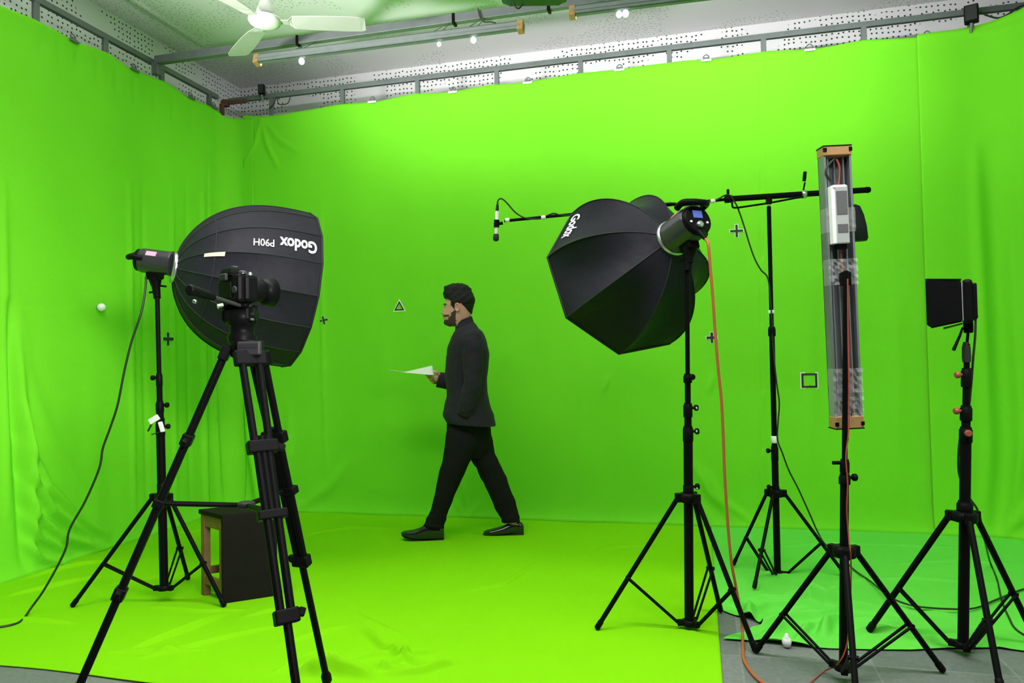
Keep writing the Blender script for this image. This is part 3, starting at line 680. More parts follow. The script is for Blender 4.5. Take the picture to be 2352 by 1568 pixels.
bm_ += [dep(x, y, 4.14) for x, y in ((1240, 502), (1270, 490), (1290, 494), (1340, 492), (1430, 478), (1540, 466), (1565, 472), (1600, 468), (1640, 461), (1672, 447), (1690, 468))]
bm_ += [dep(x, y, ZC-.02) for x, y in ((1700, 492), (1710, 522), (1722, 562), (1734, 595), (1748, 620), (1764, 640), (1771, 700), (1776, 800), (1784, 880), (1790, 925), (1787, 970), (1786, 1010), (1797, 1040), (1812, 1080), (1835, 1125), (1862, 1185), (1880, 1225), (1898, 1252))]
bm_ += [flo(1932, 1277, .012), flo(1962, 1308, .02), flo(2000, 1335, .024), flo(2045, 1371, .045), flo(2100, 1391, .045), flo(2180, 1398, .03), flo(2240, 1396, .024), flo(2290, 1376, .022), flo(2360, 1350, .02), flo(2440, 1340, .014)]
cable('microphone_cable', 'black cable running from the microphone along its boom, down the stand and over the floor', bm_, .0045, M['cable'], 5)
rc = [dep(2241, 728, ZR+.02), dep(2240, 770, ZR), dep(2235, 825, ZR), dep(2231, 880, ZR+.03), dep(2222, 960, ZR+.05), dep(2206, 1000, ZR+.04), dep(2201, 1060, ZR+.03), dep(2206, 1100, ZR+.05), dep(2226, 1142, ZR+.05), dep(2244, 1168, ZR+.06), dep(2254, 1200, ZR+.1), dep(2262, 1240, ZR+.15)]
cable('power_cable', 'black cable hanging from the barn-door light down the right stand to the floor', rc+[flo(2274, 1290, .05), flo(2290, 1330, .014), flo(2300, 1375, .014), flo(2316, 1415, .014), flo(2340, 1450, .014), flo(2420, 1490, .014)], .0045, M['cable'])
rd = [dep(1947, 640, ZB-.02), dep(1948, 780, ZB-.02), dep(1950, 900, ZB-.02), dep(1949, 990, ZB-.02), dep(1943, 1050, ZB-.03), dep(1947, 1110, ZB-.03), dep(1945, 1170, ZB-.03), dep(1949, 1230, ZB-.03), dep(1953, 1262, ZB-.05), dep(1955, 1320, ZB-.04), dep(1952, 1400, ZB-.03), dep(1945, 1480, ZB-.03), dep(1925, 1524, ZB-.02)]
cable('power_wire', 'thin red-brown wire running down the upright tube light stand and onto the tiles', rd+[flo(1895, 1540, .008), flo(1862, 1566, .008), flo(1820, 1600, .008)], .0026, M['redwire'])
gw = [dep(1962, 900, ZB-.035), dep(1956, 960, ZB-.035), dep(1951, 985, ZB-.03), dep(1947, 1010, ZB-.028)]
o = MB().sphere(flo(1807, 1473, .028), .02, 12, scale=(1, 1, 1.2)).lathe(flo(1807, 1473, .03), (0, 0, 1), [(0, .012), (.03, .008), (.034, .004)], 12).build('white_bulb', M['whiteplastic'], loc=flo(1807, 1473, 0))
tag(o, 'small white plastic bulb lying on the rumpled cloth by the tiles', 'bulb')

# ------------------------------------------------------------------ microphone, boom and counterweight
bl, br_ = dep(1150, 508, 4.14), dep(1686, 456, 4.16); b0 = dep(1672, 457, 4.16); bR = dep(1994, 436, 4.20)
t = thing('microphone_boom', 'long black boom pole reaching left across the back curtain', 'boom', stC.P(2.2)+V3(0, 0, .04))
MB().tube([bl+unit(br_-bl)*.02, br_], .0085, 12).build('thin_tube', M['black'], t)
MB().tube([b0, bR], .0165, 16).build('thick_tube', M['black'], t)
MB().lathe(bR-unit(bR-b0)*.01, unit(bR-b0), [(0, .018), (.012, .018), (.02, .014)], 16).build('end_plug', M['blackplastic'], t)
MB().lathe(b0-unit(bR-b0)*.02, unit(bR-b0), [(0, .012), (.004, .022), (.04, .022), (.044, .017)], 16).box(b0+CU*.03, (.014, .014, .05), CR, CF, CU, bev=.003).build('clutch', M['blackplastic'], t)
cc = dep(1845, 446, 4.18)
MB().lathe(cc-unit(bR-b0)*.012, unit(bR-b0), [(0, .02), (.003, .024), (.024, .024), (.027, .02)], 16).build('clamp_ring', M['silver'], t)
MB().tube([cc+CU*.02, dep(1849, 418, 4.17)], .0045, 8).box(dep(1848, 405, 4.17), (.018, .016, .055), unit(CR-CU*.1), CF, unit(CU+CR*.1), bev=.004).build('clamp_handle', M['blackplastic'], t)
MB().tube(smoothpath([dep(1682, 462, 4.13), dep(1682, 472, 4.13), dep(1688, 477, 4.13), dep(1720, 473, 4.13), dep(1766, 466, 4.13), dep(1820, 456, 4.13), dep(1845, 452, 4.14)]), .0055, 8).build('support_rod', M['black'], t)
MB().box(dep(1766, 461, 4.17), (.03, .03, .04), CR, CF, CU, bev=.004).build('pivot_block', M['blackplastic'], t)
for px, py in ((1243, 500), (1160, 506), (1632, 462)): MB().lathe(dep(px, py, 4.14), unit(br_-bl), [(0, .0085), (.003, .012), (.022, .012), (.025, .0085)], 12).build('white_tape_band', M['whiteplastic'], t)
mt, mb_ = dep(1142, 484, 4.14), dep(1139, 554, 4.14); a = unit(mb_-mt); Lm = np.linalg.norm(mb_-mt)
t = thing('microphone', 'slim white microphone with black foam tip hanging at the boom end', 'microphone', mt)
MB().lathe(mt, a, [(0, .008), (.004, .0098), (Lm*.78, .0098), (Lm*.80, .008)], 18).build('body', M['whiteplastic'], t)
MB().lathe(mt+a*Lm*.76, a, [(0, .012), (.004, .0155), (Lm*.18, .0165), (Lm*.22, .013), (Lm*.235, .007)], 18).build('foam_tip', M['piping'], t)
MB().lathe(mt-a*.05, a, [(0, .004), (.012, .005), (.02, .0075), (.05, .009), (.056, .007)], 16).build('plug', M['blackplastic'], t)
MB().lathe(mt+a*Lm*.30, a, [(0, .0155), (Lm*.24, .0155)], 16).tube([mt+a*Lm*.42+CR*.012, mt+a*Lm*.40+CR*.035], .009, 10).build('holder', M['blackplastic'], t)
# counterweight bag hanging at the boom end
t = thing('sandbag', 'black counterweight bag hanging from the boom behind the upright tube light', 'bag', dep(1966, 470, 4.2))
rg = []
for (xl, yl), (xr, yr), w in (((1950, 470), (1966, 470), .015), ((1944, 478), (1974, 474), .03), ((1940, 500), (1981, 494), .05), ((1938, 525), (1987, 520), .06), ((1936, 548), (1991, 548), .055), ((1938, 555), (1990, 553), .03)):
    A_ = dep(xl, yl, 4.2); B_ = dep(xr, yr, 4.2); c = (A_+B_)/2; h = (B_-A_)/2
    rg.append([c+h*math.copysign(abs(math.cos(q))**.7, math.cos(q))+CF*w*math.copysign(abs(math.sin(q))**.8, math.sin(q)) for q in np.linspace(0, 2*math.pi, 24, endpoint=False)])
MB().loft(rg).build('bag_body', M['fabric'], t)
MB().tube([dep(1958, 474, 4.2), dep(1957, 442, 4.205)], .006, 8).build('strap', M['piping'], t)

# ------------------------------------------------------------------ upright tube light
A_ = dep(1915, 339, ZB+.06); B_ = dep(1944, 982, ZB+.06); Y = unit(A_-B_); N = -CF-Y*(-CF@Y); N = unit(N); X = np.cross(Y, N); 
if X@CR < 0: X = -X
c = (A_+B_)/2; L = np.linalg.norm(A_-B_); w = .104; dp = .055
t = thing('led_tube_light', 'upright tube light in an aluminium channel, its wired back turned to the camera', 'tube light', c-Y*L/2)
b = MB()
b.box(c-N*(dp/2-.003), (w, .006, L-.03), X, N, Y); b.box(c-X*(w/2-.004), (.008, dp, L-.03), X, N, Y); b.box(c+X*(w/2-.004), (.008, dp, L-.03), X, N, Y)
b.box(c-X*(w/2-.020)-N*.006, (.006, dp-.015, L-.04), X, N, Y); b.box(c+X*(w/2-.024)-N*.006, (.005, dp-.02, L-.04), X, N, Y); b.box(c+X*.0-N*.014, (.004, dp-.035, L-.04), X, N, Y)
b.build('channel', M['alu'], t)
b = MB(); b.box(c-N*(dp/2+.004), (w-.03, .006, L-.06), X, N, Y); b.build('front_diffuser', M['diffuser'], t)
for s, h in ((1, .036), (-1, .046)):
    q = c+Y*s*(L/2-h/2)
    e = MB().box(q, (w+.002, dp+.01, h), X, N, Y, bev=.003)
    for sx in (-1, 1): e.box(q+X*sx*(w/2-.004)+Y*s*h*.1+N*(dp/2+.004), (.012, .008, .014), X, N, Y, mi=1)
    e.box(q+Y*s*(h/2), (w+.004, dp+.012, .004), X, N, Y, mi=1)
    e.build('end_cap', [M['mdf'], M['black']], t)
q = (dep(1906, 426, ZB)+dep(1940, 562, ZB))/2-N*0
q = dep(1926, 494, ZB+.02); hl = (562-428)/FPX*ZB
dv = MB().box(q, (.062, .034, hl), X, N, Y, bev=.003); d_ = dv.build('driver_box', M['driver'], t)
MB().box(q+N*.018+X*.006, (.046, .003, hl*.97), X, N, Y).build('driver_lid', M['drivergrey'], d_)
MB().box(q+N*.020+X*.006+Y*hl*.20, (.040, .002, hl*.40), X, N, Y).build('vent_grille', M['vent'], d_)
MB().box(q+N*.020+X*.006-Y*hl*.24, (.038, .002, hl*.14), X, N, Y).build('vent_grille', M['vent'], d_)
MB().box(q+Y*(hl/2-.004)+N*.014, (.05, .012, .012), X, N, Y, bev=.003).build('terminal', M['whiteplastic'], d_)
MB().box(q-Y*(hl/2+.010)+X*.004, (.040, .018, .020), X, N, Y).build('terminal', M['black'], d_)
wz = ZB+.03
MB().tube(smoothpath([dep(1916, 365, wz), dep(1902, 378, wz), dep(1896, 395, wz), dep(1902, 410, wz), dep(1912, 424, wz)]), .0022, 6).tube(smoothpath([dep(1914, 367, wz), dep(1900, 385, wz), dep(1900, 402, wz), dep(1918, 424, wz)]), .0022, 6).build('black_wire', M['cable'], t)
MB().tube(smoothpath([dep(1920, 365, wz), dep(1926, 380, wz), dep(1928, 400, wz), dep(1925, 424, wz)]), .002, 6).tube(smoothpath([dep(1923, 366, wz), dep(1929, 385, wz), dep(1927, 424, wz)]), .002, 6).tube(smoothpath([dep(1930, 574, wz), dep(1936, 620, wz), dep(1945, 700, wz), dep(1950, 800, wz), dep(1952, 930, wz)]), .0025, 6).build('red_wire', M['redwire'], t)
MB().tube(smoothpath([dep(1968, 860, wz), dep(1962, 900, wz), dep(1955, 955, wz), dep(1950, 980, wz), dep(1948, 1010, ZB-.028)]), .0022, 6).build('green_wire', M['cable'], t)
# strips of clear film wrapped over the channel
def film(y0, y1, k, amp):
    f = MB(); rows = []
    for i in range(k):
        yy = y0+(y1-y0)*i/(k-1); cx = 1915+(yy-339)/(982-339)*29
        row = []
        for j in range(13):
            u = -1+2*j/12; p = dep(cx, yy, ZB+.06)+X*u*(w/2+.003)+N*(dp/2+.003)+N*(amp*(rng.random()-.2))
            row.append(p)
        e0 = row[0]-N*(dp*.9); e1 = row[-1]-N*(dp*.9); rows.append([e0]+row+[e1])
    f.loft(rows, caps=False, closed=False, smooth=False); return f
film(480, 535, 7, .006).build('clear_film', M['film'], t)
film(596, 655, 9, .012).build('clear_film', M['film'], t)
film(845, 955, 13, .012).build('clear_film', M['film'], t)
MB().box(dep(1941, 640, ZB+.02), (.036, .03, .05), X, N, Y, bev=.003).build('mount_clamp', M['blackplastic'], t)

# ------------------------------------------------------------------ small barn-door light on the right stand
t = thing('barn_door_light', 'small black barn-door light on top of the right stand', 'studio light', stR.top)
c = dep(2222, 694, ZR)
Fw = unit(-CR*.86+CF*.5-V3(0, 0, 0)); Fw = unit(Fw*V3(1, 1, 0)); Sd = np.cross(V3(0, 0, 1), Fw); U_ = V3(0, 0, 1)
hh = .175; ww = .175
MB().box(c+Fw*.0, (.035, ww, hh), Fw, Sd, U_, bev=.012).box(c-Fw*.022, (.02, ww*.86, hh*.82), Fw, Sd, U_, bev=.006).build('housing', M['blackplastic'], t)
MB().box(c+Fw*.019, (.004, ww*.86, hh*.86), Fw, Sd, U_).build('front_glass', M['diffuser'], t)
for k in range(5): pass
nearS = Sd if (Sd@CF) < 0 else -Sd
bl_ = .125
def door(a, e, out, hlen, blen, spread):
    """flap hinged at a, edge direction e, folding forward and outward"""
    d = unit(Fw+out*spread); n = np.cross(d, e); 
    P = [a-e*hlen*.86, a+e*hlen*.86, a+d*blen+e*hlen*1.12, a+d*blen-e*hlen*1.12]
    # rounded outer corners
    Q = [P[0], P[1], P[1]+(P[2]-P[1])*.93, P[2]+(P[3]-P[2])*.05, P[2]+(P[3]-P[2])*.95, P[0]+(P[3]-P[0])*.93]
    return MB().prism(Q, n*.003)
door(c+Fw*.02+nearS*ww/2, U_, nearS, hh/2, bl_, .10).build('barn_door', M['black'], t)
door(c+Fw*.02-nearS*ww/2, U_, -nearS, hh/2, bl_, .35).build('barn_door', M['black'], t)
door(c+Fw*.02+U_*hh/2, Sd, U_, ww/2, bl_, .06).build('barn_door', M['black'], t)
door(c+Fw*.02-U_*hh/2, Sd, -U_, ww/2, bl_*.55, .25).build('barn_door', M['black'], t)
q = c-U_*(hh/2+.012)
MB().box(q, (.035, .045, .05), Fw, Sd, U_, bev=.006).tube([q-U_*.01, stR.P(z(790))], .0055, 10).build('swivel', M['blackplastic'], t)
MB().tube([dep(2211, 752, ZR-.02), dep(2205, 770, ZR-.025), dep(2190, 804, ZR-.03)], [.004, .005, .007], 8).build('tilt_lever', M['black'], t)
MB().tube([dep(2228, 728, ZR), dep(2241, 725, ZR+.01)], .012, 8).build('cable_plug', M['blackplastic'], t)

# ------------------------------------------------------------------ strobes and softboxes
def strobe(label, tail, head, up, r, stand_top, bx, hh):
    """cylinder strobe: tail (rear panel) to head (mount ring)"""
    tail = np.array(tail); head = np.array(head); A = unit(head-tail); L = np.linalg.norm(head-tail)
    up = unit(up-A*(up@A)); sd = np.cross(A, up)
    t = thing('studio_strobe', label, 'studio light', stand_top)
    b = MB(); n = 40; rings = []
    for s_, k in ((0, .90), (.012, 1), (L*.9, 1), (L*.93, 1.03), (L, 1.03)):
        rings.append([tail+A*s_+r*k*(1-(.025 if (i % 4 == 0 and .005 < s_ < L*.92) else 0))*(up*math.cos(2*math.pi*i/n)+sd*math.sin(2*math.pi*i/n)) for i in range(n)])
    b.loft(rings).build('body', M['strobe'], t)
    rp = MB().lathe(tail-A*.018, A, [(0, r*.80), (.006, r*.90), (.02, r*.92)], 32).build('rear_panel', M['blackplastic'], t)
    MB().box(tail-A*.020+up*r*.28, (.048, .034, .004), sd, up, A).build('display', M['lcd'], rp)
    MB().lathe(tail-A*.019-up*r*.35, -A, [(0, .016), (.010, .015), (.012, .010)], 18).build('dial', M['silver'], rp)
    for k in (-1, 1): MB().lathe(tail-A*.019-up*r*.2+sd*k*r*.55, -A, [(0, .006), (.004, .005)], 10).build('button', M['whiteplastic'], rp)
    # carrying handle arching behind the rear panel
    hp = [tail+A*.03+up*r*hh+sd*r*.80, tail-A*.015+up*r*(hh+.04)+sd*r*.80, tail-A*.045+up*r*(hh-.08)+sd*r*.45, tail-A*.052+up*r*(hh-.12), tail-A*.045+up*r*(hh-.08)-sd*r*.45, tail-A*.015+up*r*(hh+.04)-sd*r*.80, tail+A*.03+up*r*hh-sd*r*.80]
    MB().tube(smoothpath(hp, 5), .015, 12).build('handle', M['blackplastic'], t)
    ns = sd if sd@CF < 0 else -sd; bn = unit(up*.75+ns*.66)
    MB().box(tail+A*L*.42+bn*r*1.0, (.05, .028, .004), A, np.cross(bn, A), bn).build('badge', M['redprint'], t)
    # yoke bracket down to the stand
    st = np.array(stand_top); m_ = tail+A*bx-up*r*.95
    MB().box(m_-up*.012, (.075, .06, .04), A, sd, up, bev=.006).lathe(m_-up*.02, unit(st-m_), [(0, .034), (.02, .03), (np.linalg.norm(st-m_)*.55, .020), (np.linalg.norm(st-m_)+.012, .017)], 20).build('tilt_bracket', M['blackplastic'], t)
    k1 = m_+(st-m_)*.62
    MB().tube([k1, k1+A*.05], .005, 8).tube([st+V3(0, 0, .005), st-A*.04-up*.004], .005, 8).build('lever', M['blackplastic'], t)
    return t, A, up, sd

def softbox(label, apex, axis, up, R, Hh, n, prof, roll, collar_r, rib_r, bulge, texts, seam=None, stripe=None, sag=0.):
    """cone of n fabric gores; prof(t) radius fraction, t 0 at the mount, 1 at the rim"""
    apex = np.array(apex); A = unit(axis); up = unit(up-A*(up@A)); sd = np.cross(A, up)
    t = thing('softbox', label, 'softbox', apex)
    def vec(ang): return up*math.cos(ang)+sd*math.sin(ang)
    def at(tt, g, k=0.0, off=0.0):
        """point on gore g: k in 0..1 across the gore, tt along, off outward"""
        a0 = roll+2*math.pi*g/n; a1 = roll+2*math.pi*(g+1)/n; r = max(collar_r, R*prof(tt))
        p0, p1 = vec(a0), vec(a1); v = p0+(p1-p0)*k; mid = 4*k*(1-k)
        rad = r*(1+bulge*mid*(-1)*math.sin(math.pi*min(1, tt*1.0))**1)          # gores pull in between the ribs
        return apex+A*(Hh*tt)+v*rad+unit(v)*off-V3(0, 0, sag*mid*math.sin(math.pi*tt))
    NT, NK = 26, 8
    for g in range(n):
        b = MB(); rows = []
        for i in range(NT+1):
            tt = (i/NT)**1.6; rows.append([at(tt, g, k/NK) for k in range(NK+1)])
        b.loft(rows, caps=False, closed=False); o = b.build('fabric_panel', M['fabric'], t)
    for g in range(n):
        b = MB().tube([at((i/NT)**1.6, g, 0, .001) for i in range(NT+1)], rib_r, 6); b.build('rib_seam', M['piping'], t)
    # rim binding and front diffusion cloth
    rim = [at(1, g, k/4, .001) for g in range(n) for k in range(4)]
    MB().tube(rim+[rim[0]], .006, 6, caps=False).build('rim_binding', M['piping'], t)
    cen = apex+A*(Hh-.05); b = MB(); pts = [cen+(at(1, g, 0)-A*.05-cen)*.80 for g in range(n)]
    b.add([cen]+pts, [(0, i+1, (i+1) % n+1) for i in range(n)]); b.build('front_diffuser', M['diffuser'], t)
    MB().lathe(apex-A*.012, A, [(0, collar_r*.96), (.003, collar_r*1.05), (.022, collar_r*1.07), (.026, collar_r*.98)], 40).build('mount_ring', M['silver'], t)
    if seam:
        sp = [at(seam, g, k/4, .0015) for g in range(n) for k in range(4)]; MB().tube(sp+[sp[0]], .0028, 6, caps=False).build('ring_seam', M['piping'], t)
    for fn in texts: fn(at, t, vec)
    if stripe: stripe(at, t)
    return t, at

# left: deep parabolic softbox
tail = dep(322, 597, 3.83); head = dep(396, 606, 3.85); upL = CU
sL, aL, uL, sdL = strobe('black studio strobe behind the deep softbox on the left stand', tail, head, CU-CF*.25, .063, stL.top, .075, .30)
apex = dep(399, 615, 3.86)
cen = dep(679, 666, 4.20)
axL = unit(cen-apex); HL = np.linalg.norm(cen-apex)
def lettering(body, at, t, g, t0, t1, k0, k1, flip, name='lettering', bold=.012):
    """text along gore g: runs from t0 to t1 along the axis, cap height from k0 to k1 across"""
    vs, fs = text_polys(body, bold); mx = vs[:, 0].max(); mn = vs[:, 0].min(); hy = .72
    P = [at(t0+(t1-t0)*(x-mn)/(mx-mn), g, k0+(k1-k0)*y/hy, .004) for x, y in vs]
    MB().add(P, fs).build(name, M['lettering'], t)
profL = lambda t: max(0, 1-(1-t)**2.7)**.5
def textsL(at, t, vec):
    # camera-facing gore second above the middle; text upside down, reading from the rim to the mount
    lettering('Godox', at, t, GL, .955, .66, .70, .28, True, bold=.03)
    lettering('P90H', at, t, GL, .62, .47, .58, .30, True, bold=.008)
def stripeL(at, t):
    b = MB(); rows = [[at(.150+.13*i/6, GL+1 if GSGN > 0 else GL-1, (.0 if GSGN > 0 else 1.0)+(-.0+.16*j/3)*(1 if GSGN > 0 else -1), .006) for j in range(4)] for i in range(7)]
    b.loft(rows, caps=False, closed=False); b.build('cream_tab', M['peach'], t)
    for px, py, w_, h_ in ((400, 640, .012, .026), (443, 692, .010, .026), (506, 699, .012, .012)):
        p = dep(px, py, 3.75)
# gores are numbered round the axis from the top; find the one facing the camera
def facing_gore(apex, A, up, R, Hh, n, roll, target, tt=.8, prof=profL):
    A = unit(A); up = unit(up-A*(up@A)); sd = np.cross(A, up); best = None
    for g in range(n):
        a = roll+2*math.pi*(g+.5)/n; p = apex+A*Hh*tt+R*prof(tt)*(up*math.cos(a)+sd*math.sin(a)); q = p-CP
        px = W/2+FPX*(q@CR)/(q@CF); py = H/2-FPX*(q@CU)/(q@CF); nr = (up*math.cos(a)+sd*math.sin(a))
        e = math.hypot(px-target[0], py-target[1])+(1e4 if nr@q > 0 else 0)
        if best is None or e < best[0]: best = (e, g)
    return best[1]
NG = 16; rollL = 0.0
best = None
_A = unit(axL); _up = unit(CU-_A*(CU@_A)); _sd = np.cross(_A, _up)
for k in range(45):
    a = k*2*math.pi/NG/45; e = 0
    P_ = [apex+_A*HL+.441*(_up*math.cos(a+j*2*math.pi/NG)+_sd*math.sin(a+j*2*math.pi/NG))-CP for j in range(NG)]
    Q_ = [(W/2+FPX*(q@CR)/(q@CF), H/2-FPX*(q@CU)/(q@CF)) for q in P_]
    for tx, ty in ((738, 541), (741, 605), (716, 492)): e += min(math.hypot(x-tx, y-ty) for x, y in Q_)
    if best is None or e < best[0]: best = (e, a)
rollL = best[1]
GL = facing_gore(apex, axL, CU, .441, HL, NG, rollL, (700, 570))
GSGN = 1
_a = rollL+2*math.pi*(GL+1)/NG; _A = unit(axL); _up = unit(CU-_A*(CU@_A)); _sd = np.cross(_A, _up)
GSGN = 1 if (_up*math.cos(_a)+_sd*math.sin(_a))@_up < (_up*math.cos(_a-2*math.pi/NG)+_sd*math.sin(_a-2*math.pi/NG))@_up else -1
if GSGN > 0:
    def textsL(at, t, vec):
        lettering('Godox', at, t, GL, .955, .66, .30, .72, True, bold=.03)
        lettering('P90H', at, t, GL, .62, .47, .42, .70, True, bold=.008)
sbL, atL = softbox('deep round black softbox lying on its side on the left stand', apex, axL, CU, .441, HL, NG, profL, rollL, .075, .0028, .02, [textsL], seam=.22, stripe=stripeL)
for px, py, zz, sz in ((401, 641, 3.79, (.012, .006, .028)), (443, 692, 3.70, (.010, .006, .026)), (506, 700, 3.62, (.012, .006, .012))):
    pass

# centre right: eight-sided softbox seen from behind
axM = unit(V3(-.594, .751, -.287)); apM = dep(1546, 547, 3.45)
headM = apM-axM*.012; tailM = headM-axM*.165
sM, aM, uM, sdM = strobe('black studio strobe with blue display behind the octagonal softbox', tailM, headM, V3(0, 0, 1), .080, stM.top, .08, .92)
profM = lambda t: max(0, 1-(1-t)**2.1)**.5
# roll so that rim corners land where the photo shows them
A = axM; upM = unit(V3(0, 0, 1)-A*A[2]); sdm = np.cross(A, upM)
tgt = dep(1258, 592, 3.8); best = None
for k in range(90):
    a = k*math.pi/180*.5*1.0
    e = 0
    for tx, ty in ((1258, 592), (1315, 490), (1302, 729), (1422, 812), (1538, 788)):
        m_ = 1e9
        for j in range(8):
            an = a+j*math.pi/4; p = apM+A*.4735+.423*(upM*math.cos(an)+sdm*math.sin(an)); q = p-CP
            m_ = min(m_, math.hypot(W/2+FPX*(q@CR)/(q@CF)-tx, H/2-FPX*(q@CU)/(q@CF)-ty))
        e += m_
    if best is None or e < best[0]: best = (e, a)
rollM = best[1]
GM = facing_gore(apM, axM, V3(0, 0, 1), .423, .4735, 8, rollM, (1310, 530), tt=.97, prof=profM)
def textsM(at, t, vec):
    vs, fs = text_polys('Godox', .03); mx = vs[:, 0].max(); mn = vs[:, 0].min()
    # runs along the rim edge of the gore, letters upright towards the mount
    P = [at(.935-.135*y/.72, GM, K0+(K1-K0)*(x-mn)/(mx-mn), .005) for x, y in vs]
    MB().add(P, fs).build('lettering', M['lettering'], t)
_q = [apM+A*.4735+.423*(upM*math.cos(rollM+2*math.pi*(GM+k)/8)+sdm*math.sin(rollM+2*math.pi*(GM+k)/8))-CP for k in (0, 1)]
_y = [H/2-FPX*(q@CU)/(q@CF) for q in _q]
K0, K1 = (.12, .62) if _y[0] < _y[1] else (.88, .38)
pl = MB().tube([tailM+axM*.01-CU*.055+CR*.045, dep(1608, 534, 3.24)], .016, 10).tube([dep(1606, 532, 3.24), dep(1620, 548, 3.21)], [.013, .009], 10).build('power_plug', M['blackplastic'], sM)
sbM, atM = softbox('eight-sided black softbox seen from behind on the centre stand', apM, axM, V3(0, 0, 1), .423, .4735, 8, profM, rollM, .082, .003, .16, [textsM])

# ------------------------------------------------------------------ wooden stool
c0, c1, c2 = flo(512, 1386, FL), flo(462, 1366, FL), flo(632, 1367, FL)
e1 = unit(c2-c0); e1[2] = 0; e1 = unit(e1); e2 = V3(-e1[1], e1[0], 0)
wx = .26; wy = np.linalg.norm((c1-c0)[:2])
e2 = unit((c1-c0)*V3(1, 1, 0)); wy = max(.24, wy); hS = .455
t = thing('stool', 'brown wooden stool with a dark front board standing left of the man', 'stool', (c0+e1*wx/2+e2*wy/2)*V3(1, 1, 0)+V3(0, 0, FL))
O = V3(c0[0], c0[1], FL); pt = lambda a, b_, z_: O+e1*a+e2*b_+V3(0, 0, z_)
MB().box(pt(wx/2, wy/2, hS-.012), (wx+.012, wy+.012, .024), e1, e2, bev=.004).build('seat', M['darkpanel'], t)
for a in (.018, wx-.018):
    for b_ in (.022, wy-.022): MB().box(pt(a, b_, (hS-.024)/2), (.034, .036, hS-.024), e1, e2, bev=.003).build('leg', M['wood'], t)
for a in (.016, wx-.016):
    MB().box(pt(a, wy/2, hS-.055), (.022, wy-.06, .065), e1, e2, bev=.002).build('apron', M['wood'], t)
    MB().box(pt(a, wy/2, .085), (.022, wy-.06, .045), e1, e2, bev=.002).build('stretcher', M['wood'], t)
for b_ in (wy-.016,):
    MB().box(pt(wx/2, b_, hS-.055), (wx-.06, .022, .065), e1, e2, bev=.002).build('apron', M['wood'], t)
    MB().box(pt(wx/2, b_, .13), (wx-.06, .022, .04), e1, e2, bev=.002).build('stretcher', M['wood'], t)
MB().box(pt(wx/2, -.006, hS/2), (wx+.012, .014, hS-.004), e1, e2, bev=.002).build('front_board', M['darkpanel'], t)

# ------------------------------------------------------------------ camera tripod and camera
ZT = 2.45
apx = dep(566, 790, ZT); cT = V3(apx[0], apx[1], 0)
def foot_on(p0, p1, zfloor=0.002, rad=None):
    """extend the picture line p0->p1 down to the floor so that the foot lies `rad` from the tripod axis"""
    best = None
    for s_ in np.linspace(.6, 2.2, 800):
        x = p0[0]+(p1[0]-p0[0])*s_; y = p0[1]+(p1[1]-p0[1])*s_
        if y < 1300: continue
        q = flo(x, y, zfloor); e = abs(np.linalg.norm((q-cT)[:2])-rad)
        if best is None or e < best[0]: best = (e, q)
    return best[1]
FA = foot_on((523, 800), (185, 1568), rad=.60); FB = foot_on((577, 830), (680, 1568), rad=.60); FCk = flo(752, 1566, .02)
t = thing('camera_tripod', 'black video tripod with twin-tube legs in the left foreground', 'tripod', cT)
K = M['black']
ex = unit(CR*V3(1, 1, 0)); ey = unit(CF*V3(1, 1, 0))
